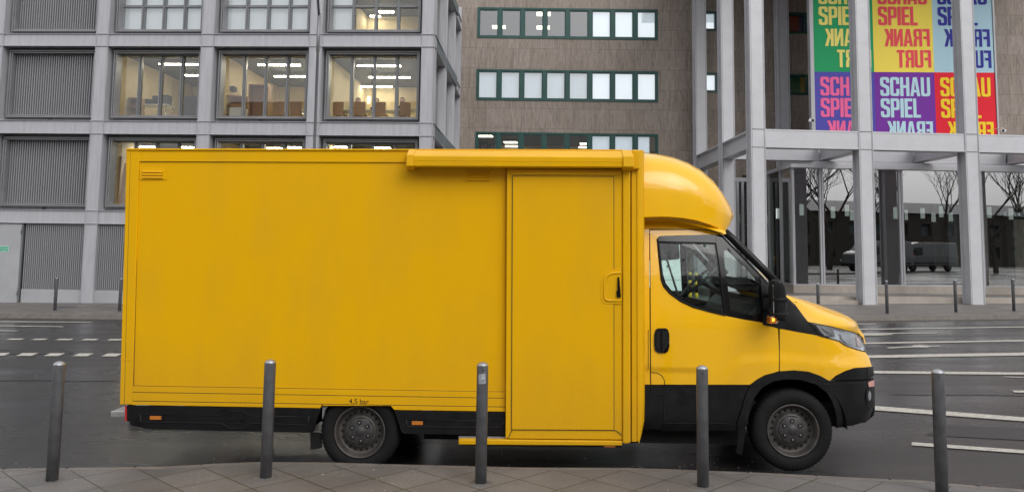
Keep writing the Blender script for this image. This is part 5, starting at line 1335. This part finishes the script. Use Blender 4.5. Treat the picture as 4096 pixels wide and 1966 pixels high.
for v in (.05, 1.35, 2.8, 4.2):
    mb = MB(); mb.box(-.04+v*.09, .05+v*.09, v-.06, v+.08, LZ0, LZ1); mb.build('mullion', M['steel'], lobby)
for a, b in zip(mu, mu[1:]):
    mb = MB(); mb.add([(a+.06, .04, LZ0), (b-.06, .04, LZ0), (b-.06, .04, LZ1), (a+.06, .04, LZ1)], [(0,1,2,3)]); mb.build('pane', M['lobbyglass'], lobby)
for a, b in zip((.05, 1.35, 2.8), (1.35, 2.8, 4.2)):
    mb = MB(); mb.add([(a*.09, a+.08, LZ0), (b*.09, b-.06, LZ0), (b*.09, b-.06, LZ1), (a*.09, a+.08, LZ1)], [(0,1,2,3)]); mb.build('pane', M['sideglass'], lobby)
M['lobbydark'] = mat('lobby_brown', (.022, .02, .019), .7, var=.2); M['shade'] = emis('lamp_shade_white', (.8, .82, .8), .45); M['lobbyfloor'] = mat('lobby_floor', (.06, .06, .058), .25)
mb = MB(); mb.box(.1, mu[-1], LD, LD+.1, LZ0-.3, LT); mb.build('rear_wall', M['lobbydark'], lobby)
mb = MB(); mb.box(.55, mu[-1], .12, LD, LZ0-.029, LZ0-.02); mb.build('floor', M['lobbyfloor'], lobby)
mb = MB(); mb.box(.55, mu[-1], .13, LD, LZ1-.12, LZ1-.1); mb.build('ceiling', M['lobbydark'], lobby)
for px, d, w_ in ((3240, 1.6, .35), (3655, 1.8, .4), (3440, 3.5, .3), (3990, 2.4, .3), (4040, 3.0, .3)):
    u = LF.at(px, 900, d).x; mb = MB(); mb.box(u-w_/2, u+w_/2, d, d+.35, LZ0-.02, LZ1-.12); mb.build('inner_column', M['lobbydark'], lobby)
# pendant lamps
l3 = lambda x, y: (3300+x/2.06, 600+y/2.06)
pend = [(*l3(65, 467), 45), (*l3(180, 450), 45), (*l3(222, 500), 38), (*l3(580, 470), 46), (*l3(672, 492), 40), (*l3(803, 477), 41), (*l3(955, 460), 45), (*l3(893, 520), 34), (*l3(1035, 515), 34), (*l3(1352, 467), 44), (*l3(1530, 480), 44), (2400+1245/1.545, 500+488/1.545, 45), (2400+1293/1.545, 500+525/1.545, 40), (2400+1100/1.545, 500+515/1.545, 40)]
labs = ['second-lowest', 'tall', 'small']
for k, (px, py, hh) in enumerate(sorted(pend)):
    d = 46/hh*2.0-.4; p = LF.at(px, py, d); w0 = LF.o+LF.ax*p.x+LF.ay*d; L = hh/(3340/(w0.y)); rr = .075
    o = empty('pendant_lamp', 'slim white cylinder pendant lamp, number %s from the left behind the lobby glass' % ('one two three four five six seven eight nine ten eleven twelve thirteen fourteen'.split()[k]), 'pendant lamp', (w0.x, w0.y, p.z-L), 0, 'white pendant lamps in the glazed lobby')
    mb = MB(); mb.lathe([(0, 0), (rr, 0), (rr, L), (0, L)], 14, smooth=False); mb.build('lamp_shade', M['shade'], o)
    mb = MB(); mb.tube([(0, 0, L), (0, 0, LZ1-.1-(p.z-L))], .006, 5); mb.build('cord', M['mull'], o)
# hanging sign reading KAMMERSPIELE
p = LF.at(4018, 833, 2.2); p2 = LF.at(4140, 877, 2.2); w0 = LF.o+LF.ax*p.x+LF.ay*2.2
o = empty('lobby_sign', 'black hanging sign with pale capital letters behind the rightmost lobby glass', 'sign', (w0.x, w0.y, p2.z), -PS)
mb = MB(); mb.box(0, (p2.x-p.x)*1.15, 0, .08, 0, p.z-p2.z); mb.build('board', M['dark'], o)
t = link('lettering', text_mesh('KAMMERSPIELE', .24, M['blind'], off=.006), o, ((p2.x-p.x)*.62, -.01, .10)); t.rotation_euler = (R_(90), 0, 0)
for x in (.2, 1.3): mb = MB(); mb.tube([(x, .04, p.z-p2.z), (x, .04, LZ1-.1-p2.z)], .008, 5); mb.build('hanger', M['mull'], o)
# platform and steps under the portico
SF2 = PF
mb = MB(); s0 = .55; zl = PF.at(3500, 1208, s0).z
mb.box(.2, PUC[-1], s0, 9.0, -.7, zl+.17); tag(mb.build('portico_platform', M['farpave'], None, PF.o, (0, 0, -PF.psi)), kind='structure')
mb = MB(); mb.box(.19, PUC[-1], s0-.03, s0+.32, -.7, zl+.174); mb.box(-.2, PUC[1]-.3, s0-.38, s0-.03, -.7, zl+.075); tag(mb.build('stone_step', M['plinth'], None, PF.o, (0, 0, -PF.psi)), kind='structure')
# entrance glazing at the brown wall
p = BF.at(2900, 725, -1.2); p2 = BF.at(3090, 725, -1.2)
eg = empty('glazed_entrance', 'narrow dark glazed entrance with grey posts behind the portico corner column', 'entrance', (0, 33.8, 0))
zt_ = p.z
for px in (2902, 2952, 2972, 3010, 3050, 3090):
    u = BF.at(px, 850, -1.2).x; mb = MB(); mb.box(u-.05, u+.05, 0, .12, 0, zt_); mb.build('post', M['steel'], eg)
mb = MB(); mb.box(p.x, p2.x, -.02, .12, zt_, zt_+.16); mb.build('lintel', M['steel'], eg)
mb = MB(); mb.box(p.x, p2.x, .06, .07, 0, zt_); mb.build('pane', M['lobbyglass'], eg)
mb = MB(); mb.box(p.x, p2.x, .9, 1.0, 0, zt_); mb.build('backing', M['lobbydark'], eg)

# ================================================================== BANNER
c_ = 0.17
def G(*loops): return loops
w5, t5 = .50, .17
LET = {
 'I': (.19, [[(0,0),(.19,0),(.19,1),(0,1)]], []),
 'L': (.42, [[(0,0),(.42,0),(.42,.15),(.18,.15),(.18,1),(0,1)]], []),
 'E': (.44, [[(0,0),(.44,0),(.44,.15),(.18,.15),(.18,.43),(.40,.43),(.40,.57),(.18,.57),(.18,.85),(.44,.85),(.44,1),(0,1)]], []),
 'F': (.43, [[(0,0),(.18,0),(.18,.42),(.39,.42),(.39,.57),(.18,.57),(.18,.85),(.43,.85),(.43,1),(0,1)]], []),
 'T': (.48, [[(.15,0),(.33,0),(.33,.85),(.48,.85),(.48,1),(0,1),(0,.85),(.15,.85)]], []),
 'H': (.52, [[(0,0),(.18,0),(.18,.43),(.34,.43),(.34,0),(.52,0),(.52,1),(.34,1),(.34,.58),(.18,.58),(.18,1),(0,1)]], []),
 'U': (.52, [[(0,.12),(.03,.04),(.12,0),(.40,0),(.49,.04),(.52,.12),(.52,1),(.34,1),(.34,.17),(.31,.14),(.21,.14),(.18,.17),(.18,1),(0,1)]], []),
 'C': (.52, [[(0,.12),(.03,.04),(.12,0),(.40,0),(.49,.04),(.52,.12),(.52,.38),(.34,.38),(.34,.17),(.31,.14),(.21,.14),(.18,.17),(.18,.83),(.21,.86),(.31,.86),(.34,.83),(.34,.64),(.52,.64),(.52,.88),(.49,.96),(.40,1),(.12,1),(.03,.96),(0,.88)]], []),
 'S': (.52, [[(0,.12),(.03,.04),(.12,0),(.40,0),(.49,.04),(.52,.12),(.52,.44),(.49,.51),(.42,.56),(.20,.66),(.18,.69),(.18,.83),(.21,.86),(.31,.86),(.34,.83),(.34,.70),(.52,.70),(.52,.88),(.49,.96),(.40,1),(.12,1),(.03,.96),(0,.88),(0,.62),(.03,.55),(.10,.50),(.32,.40),(.34,.37),(.34,.17),(.31,.14),(.21,.14),(.18,.17),(.18,.32),(0,.32)]], []),
 'P': (.50, [[(0,0),(.18,0),(.18,.38),(.38,.38),(.47,.42),(.50,.50),(.50,.88),(.47,.96),(.38,1),(0,1)]], [[(.18,.52),(.29,.52),(.32,.55),(.32,.83),(.29,.86),(.18,.86)]]),
 'A': (.56, [[(0,0),(.175,0),(.205,.20),(.355,.20),(.385,0),(.56,0),(.39,1),(.17,1)]], [[(.225,.33),(.335,.33),(.28,.80)]]),
 'R': (.52, [[(0,0),(.18,0),(.18,.42),(.26,.42),(.31,.38),(.33,.0),(.52,.0),(.50,.36),(.47,.44),(.41,.48),(.48,.54),(.51,.62),(.51,.88),(.48,.96),(.39,1),(0,1)]], [[(.18,.56),(.29,.56),(.33,.60),(.33,.83),(.30,.86),(.18,.86)]]),
 'N': (.54, [[(0,0),(.17,0),(.17,.56),(.36,0),(.54,0),(.54,1),(.37,1),(.37,.46),(.19,1),(0,1)]], []),
 'K': (.54, [[(0,0),(.18,0),(.18,.34),(.23,.46),(.35,0),(.54,0),(.36,.58),(.53,1),(.34,1),(.18,.64),(.18,1),(0,1)]], []),
}
def word(mb, txt, x, z, h, sx, mirror=False, right=False, y=-.012):
    tot = sum(LET[c][0] for c in txt)+.045*(len(txt)-1); cx = 0; scl = h*sx
    x0 = x-tot*scl if right else x
    seq = txt
    for c in seq:
        wd, loops, hs = LET[c]
        for lp in loops:
            v, f = fill(lp, hs)
            vs = []
            for p in v:
                X = cx+p.x
                if mirror: X = tot-X
                vs.append((x0+X*scl, y, z+p.y*h))
            mb.add(vs, f)
        cx += wd+.045
BNF = Frame((CPOS+ray(3256, 283)*(31.1/ray(3256, 283).y)).x, 31.1, 0, .035)
bn = empty('banner', 'huge banner of coloured squares with large mirrored theatre lettering behind the portico', 'banner'); BNF.place(bn)
pts = [BNF.at(x, 290).x for x in (3258, 3497, 3738, 3978)]
zrow = BNF.at(3600, 289).z; e5 = lambda x, y: (3200+x/1.7656, y/1.7656)
pw = (pts[3]-pts[0])/3; ph = BNF.at(3600, 289-181).z-zrow; ph = (BNF.at(3560, 50/1.7656*1.0).z-BNF.at(3560, 697/1.7656).z)
COLS = [('violetblue', (.10,.09,.42)), ('pink', (.90,.16,.36)), ('purple', (.20,.045,.36)), ('paleblue', (.50,.72,.80)), ('bred', (.80,.03,.05)), ('byellow', (.95,.66,.04)), ('bgreen', (.03,.36,.14)), ('lemon', (.92,.80,.22)), ('lemon2', (.95,.76,.12)), ('coral', (.85,.09,.12)), ('sky', (.45,.66,.76)), ('ultram', (.05,.05,.32))]
for n_, c in COLS: M[n_] = mat('banner_'+n_, c, .6, spec=.12, bump=.5, bscale=1.1, stretch=(1,1,.35))
grid_ = {(0,0): ('violetblue','pink'), (1,0): ('purple','paleblue'), (2,0): ('bred','byellow'), (0,1): ('bgreen','lemon'), (1,1): ('lemon2','coral'), (2,1): ('sky','ultram'), (0,2): ('bred','byellow'), (1,2): ('violetblue','pink'), (2,2): ('purple','paleblue')}
lh = ph*.205
for (i, j), (bgc, fgc) in grid_.items():
    x0 = pts[0]+i*pw; z1 = zrow+j*ph; z0 = z1-ph
    mb = MB(); mb.box(x0, x0+pw-.002, 0, .02, z0+.001, z1); o = mb.build('banner_panel', M[bgc], bn)
    mb = MB(); m_ = .20*pw/2.2*1.1; sx = 1.03*pw/2.25/ (ph/3.36)
    l1 = z1-ph*.055-lh
    wx = .0
    def fitw(txt): return (pw*.83)/( (sum(LET[c][0] for c in txt)+.045*(len(txt)-1))*lh )
    sxc = fitw('SCHAU')
    word(mb, 'SCHAU', x0+m_*.9, l1, lh, sxc)
    word(mb, 'SPIEL', x0+m_*.9, l1-ph*.23, lh, sxc)
    word(mb, 'FRANK', x0+pw-m_*.55, l1-ph*.46, lh*.93, sxc*1.0*1.0, mirror=True, right=True)
    word(mb, 'FURT', x0+pw-m_*.45, l1-ph*.69, lh*.93, sxc, mirror=True, right=True)
    mb.build('lettering', M[fgc], o)
mb = MB(); mb.box(pts[0]-.16, pts[0]-.02, -.05, .25, 5.7, 14); mb.build('edge_post', M['steel'], bn)
mb = MB(); mb.box(pts[3]+.01, pts[3]+.07, -.04, .1, 5.7, 14); mb.build('edge_post', M['steel'], bn)

# security cameras
for px, py, d, lab, sgn in ((3247, 482, -.5, 'white security camera at the lower left corner of the banner', -1), (4010, 522, -.5, 'white security camera at the lower right corner of the banner', 1)):
    q = BNF.at(px, py, d); w0 = BNF.o+BNF.ax*q.x+BNF.ay*d
    o = empty('security_camera', lab, 'camera', (w0.x, w0.y, q.z), .3*sgn, 'white security cameras beside the banner')
    mb = MB(); mb.box(-.11, .11, -.06, .06, -.05, .04); mb.build('camera_body', M['table'], o, bevel=.01)
    mb = MB(); mb.lathe([(0,.0),(.045,.0),(.045,-.03),(0,-.035)], 14, 'y', (-.04*sgn, -.06, -.005)); mb.build('lens', M['gloss'], o)
    mb = MB(); mb.tube([(.05*sgn, .0, .04), (.05*sgn, .03, .10), (.05*sgn, .45, .12)], .015, 6); mb.build('bracket', M['table'], o)

# ================================================================== STREET LAMP POLE, VAN, POSTS
b = on_ground(1240, 1250, .12); b = Vector(((CPOS+ray(1268, 300)*(23.0/ray(1268, 300).y)).x, 23.0, gz(-5.4)+.12))
lp = empty('street_lamp', 'slender grey lamp pole standing in front of the office building', 'street lamp', b)
mb = MB(); mb.lathe([(0,0),(.075,0),(.07,.9),(.045,1.0),(.038,7.2),(.05,7.21),(.05,8.3),(0,8.3)], 16); mb.build('pole', M['mull'], lp)
mb = MB(); mb.tube([(0,0,8.2),(0,-.5,9.2),(0,-1.6,9.5)], .035, 8); mb.build('arm', M['mull'], lp)
mb = MB(); mb.lathe([(0,.06),(.12,.05),(.18,0),(.17,-.03),(0,-.04)], 16, c=(0,-1.9,9.5)); mb.build('lamp_head', M['mull'], lp)

VF = Frame(5.28, 25.3, 0, 0.0)
van = empty('parked_van', 'white panel van seen rear-on through the truck cab window', 'van', (5.28-.97, 25.3, gz(4.3)))
vp = [(-.97,.52),(-.97,1.25),(-.93,1.6),(-.84,2.2),(-.72,2.42),(.72,2.42),(.84,2.2),(.93,1.6),(.97,1.25),(.97,.52)]
mb = MB(); rows = []
for y, s, zs_ in ((0, .985, 1), (.06, 1, 1), (3.6, 1, 1), (4.3, .98, .93), (4.9, .95, .62), (5.6, .9, .52), (5.75, .82, .45)):
    rows.append([(x*s, y, .45+(z-.45)*zs_) for x, z in vp])
mb.grid(rows, smooth=False); mb.add(rows[0], [tuple(range(10))]); mb.add(rows[-1], [tuple(range(10))]); vb = mb.build('body', M['white'], van, bevel=.02)
for s in (-1, 1):
    mb = MB(); a, b_ = sorted((s*.06, s*.78)); mb.prism([(a+.02, 1.50), (b_-.02, 1.56 if s > 0 else 1.5), (b_, 1.64), (b_-.04, 2.15), (b_-.10, 2.2), (a+.05, 2.2), (a, 2.15), (a, 1.6)] if s > 0 else [(a+.02,1.56),(b_-.02,1.5),(b_,1.6),(b_,2.15),(b_-.05,2.2),(a+.1,2.2),(a+.04,2.15),(a,1.64)], 'y', -.012, .0); mb.build('rear_window', M['gloss'], van)
    mb = MB(); mb.box(s*.93-.045, s*.93+.03, -.02, .08, .92, 1.44); t_ = mb.build('tail_lamp', M['red'], van, bevel=.01)
    mb = MB(); mb.box(s*.93-.047, s*.93+.032, -.022, .06, 1.16, 1.22); mb.build('reverse_lens', M['table'], t_)
mb = MB(); mb.box(-.93, .93, -.10, .06, .42, .62); mb.build('bumper', BK, van, bevel=.02)
for s in (-1, 1):
    for y0, y1 in ((3.55, 4.25), (4.3, 4.95)):
        mb = MB(); mb.prism([(y0, 1.35), (y1, 1.32), (y1-.25 if y1 > 4.5 else y1, 1.95 if y1 < 4.5 else 1.55), (y0, 2.0 if y1 < 4.5 else 1.9)], 'x', s*.955, s*.985); mb.build('side_window', M['gloss'], van)
    mb = MB(); mb.box(s*.97, s*.99, .3, 5.2, .62, .74); mb.build('side_strip', BK, van)
    mb = MB(); mb.box(s*.80-.12, s*.80+.12, 5.35, 5.72, .78, .95); mb.build('headlight', M['table'], van, bevel=.02)
mb = MB(); mb.box(-.8, .8, 5.5, 5.78, .42, .66); mb.build('front_bumper', BK, van, bevel=.02)
mb = MB(); mb.box(-.006, .006, -.004, .0, .62, 2.35); mb.box(-.8, .8, -.004, .0, .93, .938); mb.build('panel_gap', M['dark'], van)
mb = MB(); mb.lathe([(0,-.012),(.035,-.012),(.04,0)], 14, 'y', (.42, 0, 1.34)); mb.build('lock', M['mull'], van)
for x in (-.86, .86):
    for y in (1.0, 4.5):
        mb = MB(); mb.lathe([(.16,-.1),(.30,-.11),(.335,-.07),(.335,.07),(.30,.11),(.16,.1)], 28, 'x', (x, y, .335)); wv = mb.build('wheel', M['rubber'], van)
        mb = MB(); mb.lathe([(0,-.08),(.18,-.09),(.18,.09),(0,.08)], 20, 'x', (x, y, .335)); mb.build('rim', M['rim'], wv)
YB = mat('post_yellow', (.75,.5,.02), .4)
for i, (px, lab) in enumerate(((2760, 'left of two black and yellow banded posts seen through the cab window'), (2786, 'right of two black and yellow banded posts seen through the cab window'))):
    y = 30.0; x = (CPOS+ray(px, 1110)*(y/ray(px, 1110).y)).x; z0 = gz(x)+.12
    top = (CAM_H+ray(px, 1088+i*3).z*y/ray(px, 1100).y)
    o = empty('marker_post', lab, 'post', (x, y, z0), 0, 'black and yellow banded posts'); H = top-z0
    mb = MB(); mb.lathe([(0,0),(.055,0),(.055,H-.01),(.045,H),(0,H)], 14); mb.build('post', M['gloss'], o)
    for a, b_ in ((H-.10, H+.002), (H-.50, H-.28), (H-.9, H-.7)): mb = MB(); mb.lathe([(.056,a),(.0565,a),(.0565,b_),(0,b_)], 14); mb.build('yellow_band', YB, o)
# manhole and paint marks on the far pavement
c = on_ground(270, 1227, .12); mb = MB(); mb.lathe([(0,.004),(.30,.004),(.32,0)], 24, c=tuple(c)); tag(mb.build('manhole_cover', M['dkgrey']), 'round dark manhole cover in the far left pavement', 'manhole cover')
mk = [on_ground(x, y, .1245) for x, y in ((-20,1204),(30,1204),(55,1205.5),(30,1208),(-20,1208))]; mb = MB(); mb.add(mk, [(0,1,2,3,4)]); struct('red_paint_mark', mb, M['redpaint'])

# ================================================================== ACROSS THE STREET, BEHIND THE PHOTOGRAPHER (seen only in reflections)
def tree_mesh(seed):
    rnd = random.Random(seed); mb = MB()
    def br(p, d, L, r, k):
        pts = [p]; q = p; dd = d
        for i in range(3):
            dd = (dd+Vector((rnd.uniform(-.18,.18), rnd.uniform(-.18,.18), rnd.uniform(-.05,.15)))).normalized(); q = q+dd*L/3; pts.append(q)
        mb.tube(pts, [r, r*.85, r*.7, r*.55], 5 if k > 1 else 8, caps=False)
        if k >= 6: return
        for i in range(3 if k < 5 else 2):
            a = rnd.uniform(0, 6.28); s = rnd.uniform(.45, .85); n = Vector((math.cos(a), math.sin(a), rnd.uniform(.1, .6)))
            br(pts[2] if i == 0 else q, (dd*(1-s*.5)+n*s*.7).normalized(), L*rnd.uniform(.62, .82), r*.5, k+1)
    br(Vector((0,0,0)), Vector((0,0,1)), 3.6, .20, 0)
    return mb.mesh('trunk_and_branches', M['bark'])
tm = [tree_mesh(5), tree_mesh(11)]
for i, (x, y, s) in enumerate(((-22,-10,1.1),(-13,-13,.95),(-5,-9,1.05),(4,-14,1.15),(11,-10,1),(19,-13,1.1),(27,-9,.95))):
    o = link('bare_tree', tm[i % 2], None, (x, y, gz(x)+.1), (0, 0, i*1.3)); o.scale = (s, s, s)
    tag(o, 'leafless street tree behind the photographer, mirrored in the lobby glass', 'tree', 'bare trees mirrored in the glass')
for i, (x, y, s) in enumerate(((31,-6,1.15),(38,-12,1.0),(45,-5,1.1),(52,-10,1.2),(59,-6,1.0),(67,-12,1.15),(35,-20,1.3),(41,-24,1.3),(48,-22,1.4),(55,-25,1.3),(62,-21,1.4),(70,-24,1.3),(76,-16,1.3),(84,-20,1.4))):
    o = link('bare_tree', tm[i % 2], None, (x, y, .2), (0, 0, i*1.7)); o.scale = (s, s, s)
    tag(o, 'leafless street tree behind the photographer, mirrored in the lobby glass', 'tree', 'bare trees mirrored in the glass')
def mirrored_at(px, py, dist):
    "where a thing must stand to be mirrored in the lobby front at this view line"
    r = ray(px, py); q = CPOS+r*(dist/r.y); n = LF.ay; return q-n*2*((q-LF.o).dot(n))
for px, dist, rz, lab in ((3620, 68, 78, 'silver van on the road behind the photographer, mirrored in the middle lobby panes'), (3800, 72, 84, 'second van behind it, mirrored in the right lobby panes')):
    q = mirrored_at(px, 1030, dist); van2 = copy_tree(van); van2.location = (q.x, q.y, gz(q.x)); van2.rotation_euler = (0, 0, R_(rz))
    for ch in van2.children:
        if ch.name.startswith('body'): ch.data = ch.data.copy(); ch.data.materials[0] = M['silver']
    tag(van2, lab, 'van', 'vans mirrored in the glass')
ob = empty('treeline_block', 'low dark block added behind the trees to mirror as a treeline in the lobby glass', 'building', (70, -38, 0), R_(-6))
mb = MB(); slab(mb, [(-42,-1),(42,-1),(42,6.6),(-42,6.6)], [[(i*3.4+.8, 1.2+j*2.7), (i*3.4+2.2, 1.2+j*2.7), (i*3.4+2.2, 2.6+j*2.7), (i*3.4+.8, 2.6+j*2.7)] for i in range(-12, 12) for j in range(2)], lambda x, z: 0, -.3, None, smooth=False); mb.build('wall', mat('treeline_dark', (.055,.045,.038), .8, var=.3), ob)  # wall coloured dark so its reflection passes for a treeline
mb = MB(); mb.box(-42, 42, -10, -.6, -1, 6.5); mb.build('core', M['roomdark'], ob)
mb = MB(); mb.prism([(.4,6.6),(-5,8.2),(-10.5,6.6)], 'x', -42.4, 42.4); mb.build('roof', M['dkgrey'], ob)
ob = empty('apartment_block', 'plastered apartment block behind the photographer, mirrored in windows', 'building', (0, -30, 0), 0)
mb = MB(); holes = []
for i in range(-11, 11):
    for j in range(4): x = i*3.2+.9; z = 1.4+j*3.1; holes.append([(x, z), (x+1.3, z), (x+1.3, z+1.7), (x, z+1.7)])
slab(mb, [(-38,-1),(38,-1),(38,13.5),(-38,13.5)], holes, lambda x, z: 0, -.3, None, smooth=False); mb.build('wall', M['facade_b'], ob)
mb = MB(); mb.box(-38, 38, -12, -.6, -1, 13.4); mb.build('core', M['roomdark'], ob)
mb = MB(); mb.prism([(.4,13.5),(-6,17.5),(-12.5,13.5)], 'x', -38.4, 38.4); mb.build('roof', M['dkgrey'], ob)
